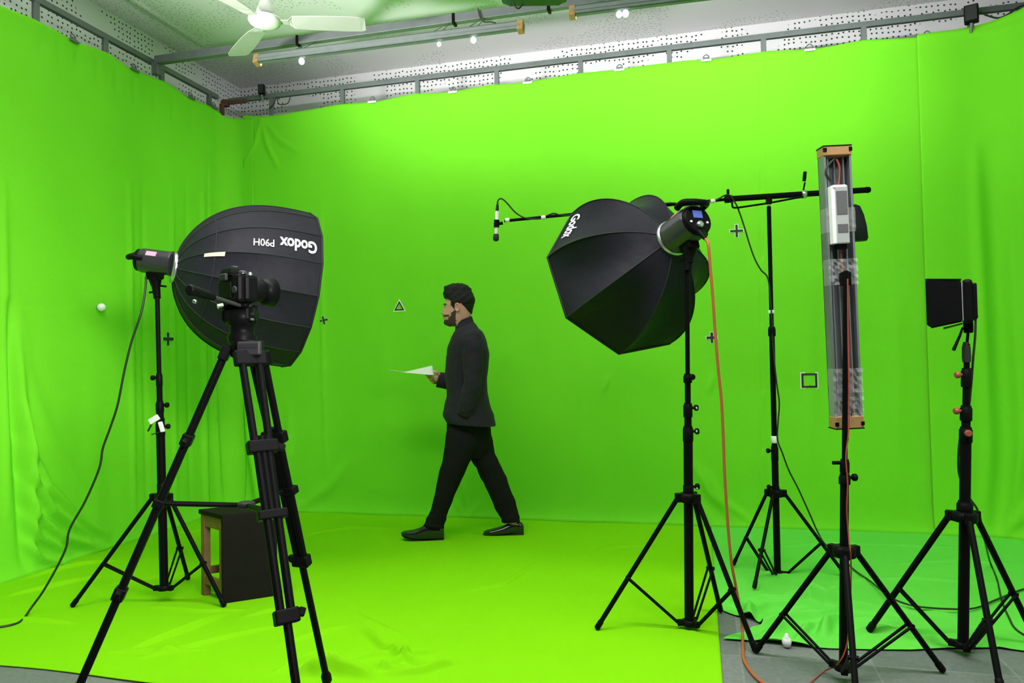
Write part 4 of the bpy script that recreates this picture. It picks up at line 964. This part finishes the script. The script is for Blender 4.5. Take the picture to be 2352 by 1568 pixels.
# bowl and spider
MB().lathe(apx+V3(0, 0, -.05), (0, 0, 1), [(0, .035), (.01, .05), (.055, .056), (.062, .05)], 24).build('bowl', M['blackplastic'], t)
sp = dep(573, 800, ZT-.06)
MB().box(sp, (.076, .022, .046), ex, ey, bev=.006).build('front_yoke', M['grey'], t)
MB().box(sp-ey*.012+V3(0, 0, .008), (.056, .004, .012), ex, ey).build('yoke_slot', M['piping'], t)
legs = []
for F, start, wtop in ((FA, dep(522, 800, ZT-.01), .018), (FB, dep(573, 812, ZT-.055), .036), (FCk, dep(590, 812, ZT+.035), .034)):
    F = np.array(F); d = unit(F-start); Lg = np.linalg.norm(F-start); out = unit((F-start)*V3(1, 1, 0)); n = V3(-out[1], out[0], 0)
    P = lambda f: start+d*Lg*f
    f1, f2, f3 = .225, .385, .60
    lg = MB()
    for s_ in (-1, 1): lg.tube([P(0)+n*s_*wtop*.75, P(f1)+n*s_*wtop*.62],   .0120, 12)
    lo = lg.build('leg', K, t)
    MB().box(P(.012), (wtop*2+.03, .030, .05), n, np.cross(d, n), d, bev=.006).build('leg_shoulder', M['blackplastic'], lo)
    mm = MB()
    for s_ in (-1, 1): mm.tube([P(f1-.02)+n*s_*wtop*.5, P(f3)+n*s_*wtop*.42], .0125, 12)
    mm.tube([P(f1-.02), P(f2)], .0125, 12)
    mm.build('middle_tube', K, lo)
    cl_ = MB().box(P(f1+.005), (wtop*2+.022, .034, .040), n, np.cross(d, n), d, bev=.005)
    cl_.box(P(f1+.012)+n*(wtop+.02)-d*.004, (.026, .016, .022), unit(n+d*.4), np.cross(d, n), unit(d-n*.4), bev=.004); cl_.build('clamp', M['blackplastic'], lo)
    MB().box(P(f2), (wtop*2+.016, .034, .028), n, np.cross(d, n), d, bev=.004).build('brace_joint', M['blackplastic'], lo)
    MB().box(P(f3), (wtop*1.5+.016, .036, .042), n, np.cross(d, n), d, bev=.005).box(P(f3)+n*(wtop*.75+.018)-d*.004, (.020, .016, .026), unit(n+d*.5), np.cross(d, n), unit(d-n*.5), bev=.004).build('clamp', M['blackplastic'], lo)
    MB().tube([P(f3-.01), P(1)-d*.01], .0125, 14).build('lower_tube', K, lo)
    MB().lathe(P(1)-d*.04, d, [(0, .015), (.01, .019), (.034, .019), (.042, .013)], 14).build('rubber_foot', M['blackplastic'], lo)
    legs.append(P(f2))
sc = dep(565, 1160, ZT+.02)
sh = MB().lathe(sc-V3(0, 0, .01), (0, 0, 1), [(0, .02), (.004, .03), (.018, .03), (.022, .022)], 18)
sh.build('spreader_hub', M['grey'], t)
for q in legs: MB().tube([sc, q], .0085, 10).build('spreader_arm', K, t)
# fluid head
hd = dep(553, 742, ZT)
MB().lathe(dep(556, 786, ZT), (0, 0, 1), [(0, .045), (.02, .047), (.03, .040), (.055, .040), (.06, .048), (.10, .048), (.105, .04)], 24).box(dep(552, 722, ZT), (.085, .075, .05), ex, ey, bev=.010).lathe(dep(552, 724, ZT)-ex*.055, ex, [(0, .022), (.004, .026), (.106, .026), (.11, .022)], 18).build('fluid_head', M['blackplastic'], t)
MB().box(dep(548, 704, ZT), (.09, .11, .014), ex, ey, bev=.004).build('quick_release_plate', M['black'], t)
ha, hb_ = dep(566, 704, ZT-.03), dep(431, 664, ZT-.28)
hp = smoothpath([dep(576, 698, ZT-.01), ha, dep(540, 698, ZT-.07), dep(490, 682, ZT-.17)], 5)
MB().tube(hp, .0065, 10).build('pan_bar', M['grey'], t)
dd = unit(hb_-dep(490, 682, ZT-.17)); st_ = dep(490, 682, ZT-.17); Lh = np.linalg.norm(hb_-st_)
MB().lathe(st_-dd*.004, dd, [(0, .008), (.006, .012)]+[(Lh*f, .0125+.0045*f+(.0008 if i % 2 else 0)) for i, f in enumerate(np.linspace(.15, .9, 18))]+[(Lh*.97, .0165), (Lh, .013)], 18).build('grip', M['blackplastic'], t)
MB().tube([dep(512, 701, ZT-.05), dep(500, 704, ZT-.06)], .008, 8).build('tilt_knob', M['silver'], t)
MB().lathe(dep(443, 691, ZT-.20), unit(CR-CU*.3), [(0, .004), (.002, .006), (.010, .006), (.012, .004)], 10).build('bar_screw', M['silver'], t)
MB().tube([dep(576, 733, ZT-.045), dep(583, 734, ZT-.045)], .004, 8).build('level_mark', M['rail'], t)
# DSLR
cc = dep(540, 662, ZT-.02)
fa = unit((ey*.80+ex*.60)); sa = unit(np.cross(fa, V3(0, 0, 1))); zz = V3(0, 0, 1)       # looks away to the right
t = thing('dslr_camera', 'black camera on the tripod head, its back turned to us', 'camera', dep(548, 700, ZT))
kz = .094; 
MB().box(cc-zz*.004, (.118, .055, kz), sa, fa, zz, bev=.012).build('body', M['blackplastic'], t)
MB().box(cc+sa*.052+fa*.018-zz*.004, (.034, .05, kz*.96), sa, fa, zz, bev=.012).build('hand_grip', M['blackplastic'], t)
rg = []
for h_, kx, ky in ((.038, .033, .030), (.050, .031, .030), (.062, .024, .026), (.070, .015, .018)):
    c = cc+zz*h_-sa*.008
    rg.append([c-sa*kx-fa*ky, c+sa*kx-fa*ky, c+sa*kx*.9+fa*ky, c-sa*kx*.9+fa*ky])
MB().loft(rg, smooth=False).build('viewfinder_hump', M['blackplastic'], t)
MB().box(cc-fa*.036+zz*.034-sa*.008, (.036, .014, .024), sa, fa, zz, bev=.005).build('eyecup', M['piping'], t)
MB().box(cc-fa*.029-zz*.008-sa*.012, (.072, .005, .054), sa, fa, zz, bev=.002).build('rear_screen', M['blackplastic'], t)
MB().lathe(cc-fa*.029+sa*.044-zz*.010, -fa, [(0, .012), (.004, .012), (.005, .009)], 18).build('control_wheel', M['piping'], t)
MB().lathe(cc+sa*.042+zz*.043, zz, [(0, .013), (.009, .013), (.011, .010)], 18).build('mode_dial', M['strobe'], t)
MB().lathe(cc+sa*.050+zz*.040+fa*.022, zz, [(0, .008), (.010, .007)], 14).build('shutter_button', M['silver'], t)
MB().box(cc-sa*.008+zz*.071, (.020, .018, .004), sa, fa, zz).build('hot_shoe', M['rail'], t)
l0 = cc+fa*.027-zz*.004
MB().lathe(l0, fa, [(0, .034), (.01, .036), (.03, .035), (.04, .037), (.075, .037), (.08, .034)], 32).build('lens_barrel', M['blackplastic'], t)
MB().lathe(l0+fa*.072, fa, [(0, .038), (.006, .044), (.04, .050), (.041, .046), (.008, .036)], 32, caps=False).build('lens_hood', M['blackplastic'], t)
MB().lathe(l0+fa*.078, fa, [(0, .032), (.004, .026), (.007, .012)], 24).build('front_lens', M['glass'], t)
MB().tube(smoothpath([cc-sa*.058+zz*.036, cc-sa*.068+zz*.030, cc-sa*.066+zz*.0, cc-sa*.060-zz*.030]), .004, 8).build('strap_lug', M['rail'], t)

# ------------------------------------------------------------------ the walking man
ZN, ZFAR, ZMAN = 5.11, 5.215, 5.165           # near leg, far leg, trunk: distances along the view
FW = unit(-CR*V3(1, 1, 0)); LT = unit(-CF*V3(1, 1, 0))        # he walks to the left; LT is his near (left) side
mp = flo(1062, 1236, FL)
man = thing('person', 'man in black suit and turtleneck striding left, reading a sheet of paper', 'person', (mp[0], mp[1], FL))
def ring(pf, pb, w, Z, n=28, e=2.3, lat=0.0, lean=0.0):
    A_ = dep(pf[0], pf[1], Z); B_ = dep(pb[0], pb[1], Z); c = (A_+B_)/2+LT*lat; h = (A_-B_)/2
    out = []
    for q in np.linspace(0, 2*math.pi, n, endpoint=False):
        cs, sn = math.cos(q), math.sin(q)
        out.append(c+h*math.copysign(abs(cs)**(2/e), cs)+LT*w*math.copysign(abs(sn)**(2/e), sn))
    return out
def dense(rs, k=4):
    """smooth interpolation through a list of rings"""
    arr = [np.array(r) for r in rs]; out = []
    for i in range(len(arr)-1):
        p0 = arr[max(i-1, 0)]; p1 = arr[i]; p2 = arr[i+1]; p3 = arr[min(i+2, len(arr)-1)]
        for t_ in np.linspace(0, 1, k, endpoint=False):
            out.append(.5*((2*p1)+(-p0+p2)*t_+(2*p0-5*p1+4*p2-p3)*t_*t_+(-p0+3*p1-3*p2+p3)*t_**3))
    return out+[arr[-1]]
def wrinkle(rings, amp, fz, seed, c0=None):
    r_ = np.random.default_rng(seed); ph = r_.random(6)*6.28; out = []
    for i, r in enumerate(rings):
        c = np.mean(r, 0); o = []
        for j, p in enumerate(r):
            a = 2*math.pi*j/len(r); s_ = i*fz
            d = math.sin(s_+2*math.sin(a+ph[0])+ph[1])*.5+math.sin(s_*1.9+3*a+ph[2])*.3+math.sin(s_*.6-2*a+ph[3])*.4
            o.append(p+unit(p-c)*amp*d)
        out.append(o)
    return out

# ---- head (profile traced as front and back of each level), neck, trunk, arms, legs: one body mesh
hy = np.array([659, 662, 667, 674, 682, 690, 697, 702, 707, 712, 717, 722, 727, 732, 737, 742, 746, 749.5])
hf = np.array([1044, 1036, 1030, 1026.5, 1024.5, 1023, 1021, 1020.5, 1021.5, 1021, 1020.5, 1020, 1020, 1020.5, 1020.5, 1021.5, 1025, 1033])
hbk = np.array([1058, 1069, 1077, 1082, 1085, 1086, 1086, 1085.5, 1085, 1084, 1083, 1082, 1081, 1080, 1079, 1078.5, 1079, 1081])
hw = np.array([.022, .045, .060, .070, .075, .077, .077, .0765, .0755, .0745, .073, .071, .069, .066, .062, .057, .052, .050])
nrow = 54; ys = np.linspace(659, 749.5, nrow); NS = 64
def headpt(y, q, off=0.0):
    f = np.interp(y, hy, hf); b_ = np.interp(y, hy, hbk); w = np.interp(y, hy, hw)
    low = np.clip((y-722)/26, 0, 1)
    cs, sn = math.cos(q), math.sin(q)
    A_ = dep(f, y, ZMAN); B_ = dep(b_, y, ZMAN); c = (A_+B_)/2; h = (A_-B_)/2
    hl = np.linalg.norm(h); e1_ = h/hl
    # egg-shaped section, narrower towards the face; jaw tapers to the chin
    u = cs; lat = w*math.copysign(abs(sn)**(2/2.25), sn)
    if u > 0: lat *= 1-.20*u**2-(.30*low*u)
    x = hl*math.copysign(abs(cs)**(2/2.15), cs)
    wl = lat
    # facial relief on the midline
    g = 0.0
    nose = np.interp(y, [700, 706, 711, 716, 719.5, 722.5, 725], [0, .005, .011, .018, .0205, .013, .0])
    g += nose*math.exp(-(wl/(.008+.006*np.clip((y-705)/15, 0, 1)))**2)
    lips = np.interp(y, [724.5, 727, 728.6, 730, 732, 734.5, 737], [0, .006, .0065, .003, .006, .004, 0])
    g += lips*math.exp(-(wl/.021)**2)
    chin = np.interp(y, [736, 741, 745, 748], [0, .004, .005, 0]); g += chin*math.exp(-(wl/.02)**2)
    brow = np.interp(y, [695, 699.5, 703], [0, .0045, 0]); g += brow*math.exp(-((abs(wl)-.022)/.022)**2)
    sock = np.interp(y, [700, 704.5, 709], [0, .006, 0]); g -= sock*math.exp(-((abs(wl)-.031)/.013)**2)
    if cs <= 0: g = 0
    p = c+e1_*(x+g)+LT*lat
    if off: 
        nrm = unit(e1_*cs/max(hl, .03)+LT*sn/max(w, .03)); p = p+nrm*off
    return p
qs = np.linspace(0, 2*math.pi, NS, endpoint=False)
head_rings = [[headpt(y, q) for q in qs] for y in ys]
body = MB()
body.loft(head_rings, caps=True)
def tube_rings(spec, Z, n=24, e=2.1, k=4): return dense([ring(pf, pb, w, Z+dz, n, e) for pf, pb, w, dz in spec], k)
# neck and trunk under the clothes
body.loft(tube_rings([((1046, 738), (1082, 728), .052, 0), ((1048, 752), (1086, 744), .055, 0), ((1046, 764), (1094, 760), .10, 0), ((1042, 785), (1106, 780), .17, 0), ((1038, 820), (1108, 818), .165, 0), ((1036, 870), (1104, 870), .15, 0), ((1038, 920), (1108, 925), .12, 0), ((1046, 975), (1108, 978), .09, 0)], ZMAN, 28))
# legs inside the trousers down into the shoes
body.loft(tube_rings([((1044, 980), (1090, 992), .05, .02), ((1030, 1050), (1060, 1065), .055, 0), ((1008, 1120), (1036, 1132), .045, 0), ((990, 1190), (1012, 1196), .036, 0), ((984, 1225), (1012, 1228), .036, 0)], ZN))
body.loft(tube_rings([((1080, 995), (1116, 987), .05, 0), ((1105, 1070), (1140, 1052), .055, 0), ((1135, 1135), (1164, 1122), .045, 0), ((1162, 1188), (1186, 1184), .034, 0), ((1172, 1215), (1198, 1214), .034, 0)], ZFAR))
# near arm ends in the jacket pocket; far arm carries the hand
body.loft(tube_rings([((1072, 800), (1098, 798), .035, -.18), ((1072, 860), (1098, 862), .040, -.19), ((1060, 925), (1080, 932), .030, -.17), ((1054, 948), (1074, 954), .024, -.15), ((1050, 966), (1068, 970), .020, -.14)], ZMAN))
ZH = 5.33
body.loft(dense([ring((1060, 862), (1060, 894), .036, ZH+.01, 20), ring((1030, 862), (1030, 886), .030, ZH, 20), ring((1016, 860), (1014, 879), .024, ZH, 20), ring((1010, 858), (1008, 879), .034, ZH, 20, 2.6), ring((1003, 858), (1001, 877), .040, ZH, 20, 2.6), ring((997, 860), (997, 873), .038, ZH, 20, 2.6)], 4))
def finger(pts, r):
    P = smoothpath([dep(x, y, zz) for x, y, zz in pts], 5); rr = np.interp(np.linspace(0, 1, len(P)), np.linspace(0, 1, len(r)), r)
    body.tube(P, rr, 10)
fr = [.0086, .0086, .0080, .0074, .0058]
finger(((1000, 866, ZH-.030), (992, 864, ZH-.034), (985, 861.5, ZH-.034), (980.5, 861, ZH-.030), (978, 860, ZH-.024)), fr)
finger(((1000, 870, ZH-.012), (993, 871, ZH-.018), (986.5, 868.5, ZH-.020), (983, 865.5, ZH-.014), (982, 862, ZH-.006)), fr)
finger(((1001, 874, ZH+.006), (995, 876, ZH-.004), (989.5, 873.5, ZH-.010), (988, 868, ZH-.006), (988.5, 864, ZH+.002)), fr)
finger(((1004, 877, ZH+.022), (999, 880, ZH+.010), (994, 878, ZH+.002), (993, 873, ZH+.004), (993.5, 868, ZH+.010)), [.0075, .0075, .007, .0065, .005])
finger(((1009, 860, ZH-.026), (1005, 855.5, ZH-.036), (999, 854, ZH-.040), (991, 853.5, ZH-.036), (985.5, 853, ZH-.030)), [.012, .0108, .0098, .0088, .0062])
# near ear, far ear
for sgn in (1, -1):
    ec = dep(1051.5, 708, ZMAN)+LT*sgn*.073
    E1 = unit(-FW*.95+LT*sgn*.35); E2 = V3(0, 0, 1)
    er = []
    for f_, th, k_ in ((1.0, 0, .0), (1.04, .006, .0), (.98, .014, .0), (.80, .015, .0), (.66, .007, 0), (.35, .004, 0)):
        er.append([ec+(E1*.021*(1 if math.cos(q) > 0 else .8)*math.cos(q)+E2*(.034-.006*(1-math.sin(q))*.6)*math.sin(q))*f_+LT*sgn*th for q in np.linspace(0, 2*math.pi, 24, endpoint=False)])
    body.loft(er)
body_o = body.build('body', M['skin'], man)
# eyes
eo = MB()
for sgn in (1, -1):
    p = headpt(704, 0)*0; 
    q_ = min((abs(float((headpt(704, q)-headpt(704, 0))@LT)-sgn*.031), q) for q in np.linspace(-1.5, 1.5, 120))[1]
    p = headpt(704, q_); eo.sphere(p-FW*.0065, .0105, 14, mi=0); eo.sphere(p+FW*.0012+LT*sgn*.0006, .0042, 10, mi=1)
eo.build('eye', [M['eyewhite'], M['iris']], body_o)
# hair, eyebrows and beard as shells grown from the head surface
def shell(pred, off, name, m, parent, inner=-.003):
    b = MB(); idx = {}; V = []; Fc = []
    hy2 = np.linspace(656.5, 749.5, 76); q2 = np.linspace(0, 2*math.pi, 96, endpoint=False)
    P = {}; keep = set()
    for i, y in enumerate(hy2):
        for j, q in enumerate(q2):
            p = headpt(max(y, 659), q); d = p-CP; px = W/2+FPX*(d@CR)/(d@CF)
            P[i, j] = (px, y, q)
    for i in range(len(hy2)-1):
        for j in range(96):
            k = (j+1) % 96; cx = P[i, j][0]; cy = (hy2[i]+hy2[i+1])/2
            if pred(cx, cy, q2[j]): keep.add((i, j))
    def vid(i, j, lay):
        if (i, j, lay) not in idx:
            px, y, q = P[i, j]; o_ = off(px, y, q) if lay == 0 else inner
            idx[i, j, lay] = len(V); V.append(headpt(max(y, 659), q, o_)+(V3(0, 0, off(px, y, q)*1.0) if lay == 0 and y < 668 else 0))
        return idx[i, j, lay]
    for i, j in keep:
        k = (j+1) % 96
        Fc.append((vid(i, j, 0), vid(i, k, 0), vid(i+1, k, 0), vid(i+1, j, 0)))
        for (di, dj), e in (((-1, 0), ((i, j), (i, k))), ((1, 0), ((i+1, k), (i+1, j))), ((0, -1), ((i+1, j), (i, j))), ((0, 1), ((i, k), (i+1, k)))):
            if (i+di, (j+dj) % 96) not in keep:
                a, c = e; Fc.append((vid(*a, 0), vid(*c, 0), vid(*c, 1), vid(*a, 1)))
    if (0, 0) in keep or any((0, j) in keep for j in range(96)):
        Fc.append(tuple(vid(0, j, 0) for j in range(96) if (0, j) in keep))
    b.add(V, Fc, True); return b.build(name, m, parent)
def hairpred(x, y, q):
    if x < 1036: return y < 684+(x-1024)*.5
    if x < 1044: return y < 712-(1044-x)*1.2
    if x < 1060: return y < 697
    return y < 699+(x-1060)*1.0
def hairoff(x, y, q):
    t_ = .010+.004*math.sin(q*9+y*.4)*.4
    fr_ = math.exp(-((x-1026)/9)**2)*math.exp(-((y-670)/10)**2); t_ += .020*fr_          # quiff
    t_ += .012*np.clip((672-y)/14, 0, 1)
    if y > 697 and x > 1036: t_ *= .55
    t_ += .006*np.clip((x-1074)/12, 0, 1)*np.clip((712-y)/20, 0, 1)
    return t_
shell(hairpred, hairoff, 'hair', M['hair'], man)
def beardpred(x, y, q):
    lat_ = abs(math.sin(q))
    if 1035 < x < 1046: return 712+(1046-x)*.7 < y < 748
    if x <= 1035 and lat_ < 2:
        if y > 739: return True
        if 723.2 < y < 726.8 and x < 1030: return True
        if y > 717+(1046-x)*.75 and y > 724 and not (x < 1030 and y <= 735): return True
    return False
shell(beardpred, lambda x, y, q: .0022+.0022*np.clip((y-738)/8, 0, 1), 'beard', M['beard'], man)
eb = MB()
for sgn in (1, -1):
    pts = []
    for lt in (.012, .024, .036, .046):
        q_ = min((abs(float((headpt(700, q)-headpt(700, 0))@LT)-sgn*lt), q) for q in np.linspace(-1.5, 1.5, 120))[1]
        pts.append(headpt(699.5-(.8 if .02 < lt < .04 else 0), q_, .001))
    eb.tube(pts, [.003, .0042, .0036, .0018], 8)
eb.build('eyebrow', M['hair'], man)

# ---- clothes
# turtleneck
MB().loft(dense([ring((1045.5, 742), (1084.5, 726), .060, ZMAN), ring((1045, 747), (1085.5, 731), .063, ZMAN), ring((1046, 752), (1088, 738), .066, ZMAN), ring((1045, 760), (1092, 748), .080, ZMAN), ring((1043, 775), (1096, 765), .10, ZMAN)], 3)).build('turtleneck', M['knit'], man)
# jacket: trunk, near sleeve, far sleeve, collar, lapel, pocket flap in one garment
jk = MB()
tr = [((1051, 752), (1086, 736.5), .070, 0), ((1047, 758), (1093, 744), .115, 0), ((1042, 766), (1102, 756), .165, 0), ((1036, 778), (1112, 769), .195, 0), ((1029, 798), (1121.5, 795), .205, 0), ((1025, 822), (1123.5, 818), .200, 0), ((1023.5, 848), (1121, 850), .188, 0), ((1024.5, 878), (1118, 882), .178, 0), ((1026, 905), (1122, 909), .178, 0), ((1021.5, 930), (1129, 938), .186, 0), ((1017.5, 951), (1135, 958), .19, 0), ((1027, 969), (1139, 977), .19, 0)]
R_ = wrinkle(dense([ring(a, b_, w, ZMAN+dz, 44, 2.4) for a, b_, w, dz in tr], 5), .0035, .55, 3)
jk.loft(R_, caps=True)
sl = [((1066, 760), (1094, 752), .030, -.13), ((1059, 770), (1104, 764), .058, -.165), ((1057, 785), (1110, 782), .066, -.18), ((1059, 812), (1111, 812), .064, -.19), ((1063, 842), (1110, 845), .060, -.195), ((1065, 868), (1108, 873), .058, -.195), ((1060, 895), (1102, 905), .055, -.19), ((1054, 922), (1092, 934), .050, -.18), ((1050, 944), (1082, 957), .046, -.165), ((1049, 950), (1078, 962), .036, -.155)]
jk.loft(wrinkle(dense([ring(a, b_, w, ZMAN+dz, 30, 2.15) for a, b_, w, dz in sl], 5), .0042, .8, 8))
fs_ = [((1064, 770), (1100, 765), .05, .165), ((1062, 812), (1106, 812), .062, .18), ((1066, 850), (1102, 862), .058, .18), ((1058, 862), (1080, 900), .056, .18)]
jk.loft(dense([ring(a, b_, w, ZMAN+dz, 24, 2.15) for a, b_, w, dz in fs_], 4))
jk.loft(wrinkle(dense([ring((1082, 852), (1082, 900), .058, ZMAN+.18, 24), ring((1055, 855), (1052, 899), .056, ZMAN+.175, 24), ring((1028, 856), (1024, 893), .050, ZMAN+.168, 24), ring((1012, 855), (1003, 889), .046, ZMAN+.166, 24), ring((1011.5, 857), (1004, 886), .036, ZMAN+.166, 24)], 4), .002, .9, 5))
# collar and lapel: folded band round the neck running down the front
for sgn in (1, -1):
    rows = []
    for (xf, yf, lt), (xb, yb, lb) in (((1086, 733, .02), (1089, 744, .04)), ((1078, 734, .055), (1083, 748, .085)), ((1064, 740, .068), (1068, 756, .105)), ((1053, 749, .064), (1054, 768, .100)), ((1046, 762, .050), (1043, 786, .090)), ((1038, 785, .030), (1034, 806, .070)), ((1029, 815, .012), (1027, 822, .030))):
        rows.append([dep(xf, yf, ZMAN)+LT*sgn*(lt+.006), dep(xb, yb, ZMAN)+LT*sgn*(lb+.012)+FW*.006, dep(xb, yb, ZMAN)+LT*sgn*(lb)-FW*.004])
    jk.loft(rows, caps=False, closed=False)
# pocket flap and rear vent
f0 = dep(1060, 934, ZMAN-.195); jk.box(dep(1070, 939, ZMAN-.215), (.075, .012, .030), unit(CR*.95+CU*.2), CF, unit(CU*.95-CR*.2), bev=.004)
jk.build('jacket', M['jacket'], man)
# trousers
tz = MB()
tz.loft(wrinkle(dense([ring((1030, 945), (1126, 950), .150, ZMAN, 36), ring((1027, 975), (1126, 980), .142, ZMAN, 36), ring((1028, 1000), (1127, 1005), .118, ZMAN, 36), ring((1036, 1028), (1124, 1034), .08, ZMAN, 36), ring((1055, 1050), (1112, 1050), .06, ZMAN, 36)], 4), .002, .6, 1))
nl = [((1027, 970), (1104, 986), .095, .01), ((1024, 1005), (1096, 1030), .098, 0), ((1015, 1059), (1070, 1080), .086, 0), ((1003.5, 1109), (1047, 1131), .072, 0), ((992.5, 1160), (1031, 1172), .062, 0), ((983, 1184), (1024, 1193), .060, 0), ((976, 1198), (1020.5, 1207), .058, 0), ((973, 1207), (1020, 1212), .056, 0)]
tz.loft(wrinkle(dense([ring(a, b_, w, ZN+dz, 32, 2.2) for a, b_, w, dz in nl], 6), .0035, .75, 4))
fl_ = [((1062, 990), (1128, 984), .095, -.01), ((1078, 1045), (1132, 1018), .095, 0), ((1092, 1072), (1140, 1047), .088, 0), ((1104, 1096), (1155, 1078), .078, 0), ((1117.5, 1122), (1169, 1112), .070, 0), ((1133, 1158), (1183, 1150), .062, 0), ((1148, 1186), (1192, 1182), .058, 0), ((1153, 1199), (1195, 1195), .056, 0)]
tz.loft(wrinkle(dense([ring(a, b_, w, ZFAR+dz, 32, 2.2) for a, b_, w, dz in fl_], 6), .004, .8, 9))
tz.build('trousers', M['trouser'], man)
# shoes: rings along the foot from heel to toe, (x, top y, bottom y, half width)
def shoe(spec, Z, sole, heel, nm):
    rg = []
    for x, yt, yb, w in spec:
        A_ = dep(x, yt, Z); B_ = dep(x, yb, Z); c = (A_+B_)/2; h = (A_-B_)/2
        rg.append([c+h*math.copysign(abs(math.cos(q))**(.8 if math.cos(q) > 0 else .55), math.cos(q))+LT*w*math.copysign(abs(math.sin(q))**.8, math.sin(q)) for q in np.linspace(0, 2*math.pi, 26, endpoint=False)])
    s_ = MB().loft(dense(rg, 4)).build('shoe', M['leather'], man)
    rs = []
    for x, yb, w, th in sole:
        c = dep(x, yb, Z); u_ = V3(0, 0, th); rs.append([c-LT*w-u_*.0, c+LT*w-u_*.0, c+LT*w+u_, c-LT*w+u_])
    hx0, hx1, hy0, hy1, hw_ = heel
    b = MB().loft(rs, smooth=False)
    A_ = dep(hx0, hy0, Z); B_ = dep(hx1, hy1, Z)
    b.box((A_+B_)/2, (abs((B_-A_)@CR), hw_*2, abs(hy1-hy0)/FPX*Z), unit(CR*V3(1, 1, 0)), LT, bev=.003)
    b.build('sole', M['piping'], s_)
shoe([(1020, 1209, 1236, .026), (1015, 1205, 1238, .037), (1003, 1203, 1239, .040), (985, 1203, 1239.5, .041), (974, 1206, 1239.5, .043), (962, 1212, 1239, .047), (948, 1216, 1236.5, .049), (936, 1218, 1232.5, .045), (927, 1219.5, 1229, .034), (922, 1222, 1226.5, .014)], ZN,
     [(1020, 1239.5, .030, .010), (1000, 1240, .040, .010), (975, 1241, .042, .009), (950, 1239, .048, .009), (932, 1233, .043, .008), (923, 1228, .02, .006)], (1019, 994, 1236, 1242.5, .036), 0)
shoe([(1203, 1207, 1222, .024), (1199, 1200, 1225, .036), (1188, 1196, 1226, .038), (1173, 1199, 1226, .039), (1160, 1205, 1227, .042), (1145, 1210, 1228, .047), (1130, 1214, 1228.5, .048), (1118, 1217, 1228.5, .042), (1111, 1220, 1228, .026)], ZFAR,
     [(1202, 1224, .030, .010), (1180, 1226.5, .038, .010), (1160, 1228.5, .041, .009), (1135, 1230, .046, .009), (1116, 1229.5, .036, .008), (1109.5, 1227, .018, .006)], (1203, 1180, 1222, 1228.5, .034), 0)
# paper sheet held in the far hand (rests in the hand: a thing of its own)
rows = []
for i in range(15):
    f_ = i/14; x = 895+(992-895)*f_; y = np.interp(x, [895, 912, 930, 950, 970, 992], [850.5, 852, 853.2, 850, 846, 841])
    row = []
    for j in range(11):
        v = j/10; c = dep(x, y, ZH+.10-.21*v); droop = (.058*f_**1.5)*np.clip((v-.30)/.7, 0, 1)**1.25+.004*math.sin(f_*5+v*3)
        row.append(c+V3(0, 0, -droop)-FW*.012*v)
    rows.append(row)
po = MB().loft(rows, caps=False, closed=False).build('paper_sheet', M['paper'], loc=rows[7][5])
sm = po.modifiers.new('stack thickness', 'SOLIDIFY'); sm.thickness = .003; sm.offset = 0
tag(po, 'white sheets of paper held out flat in the walking man\'s hand', 'paper')
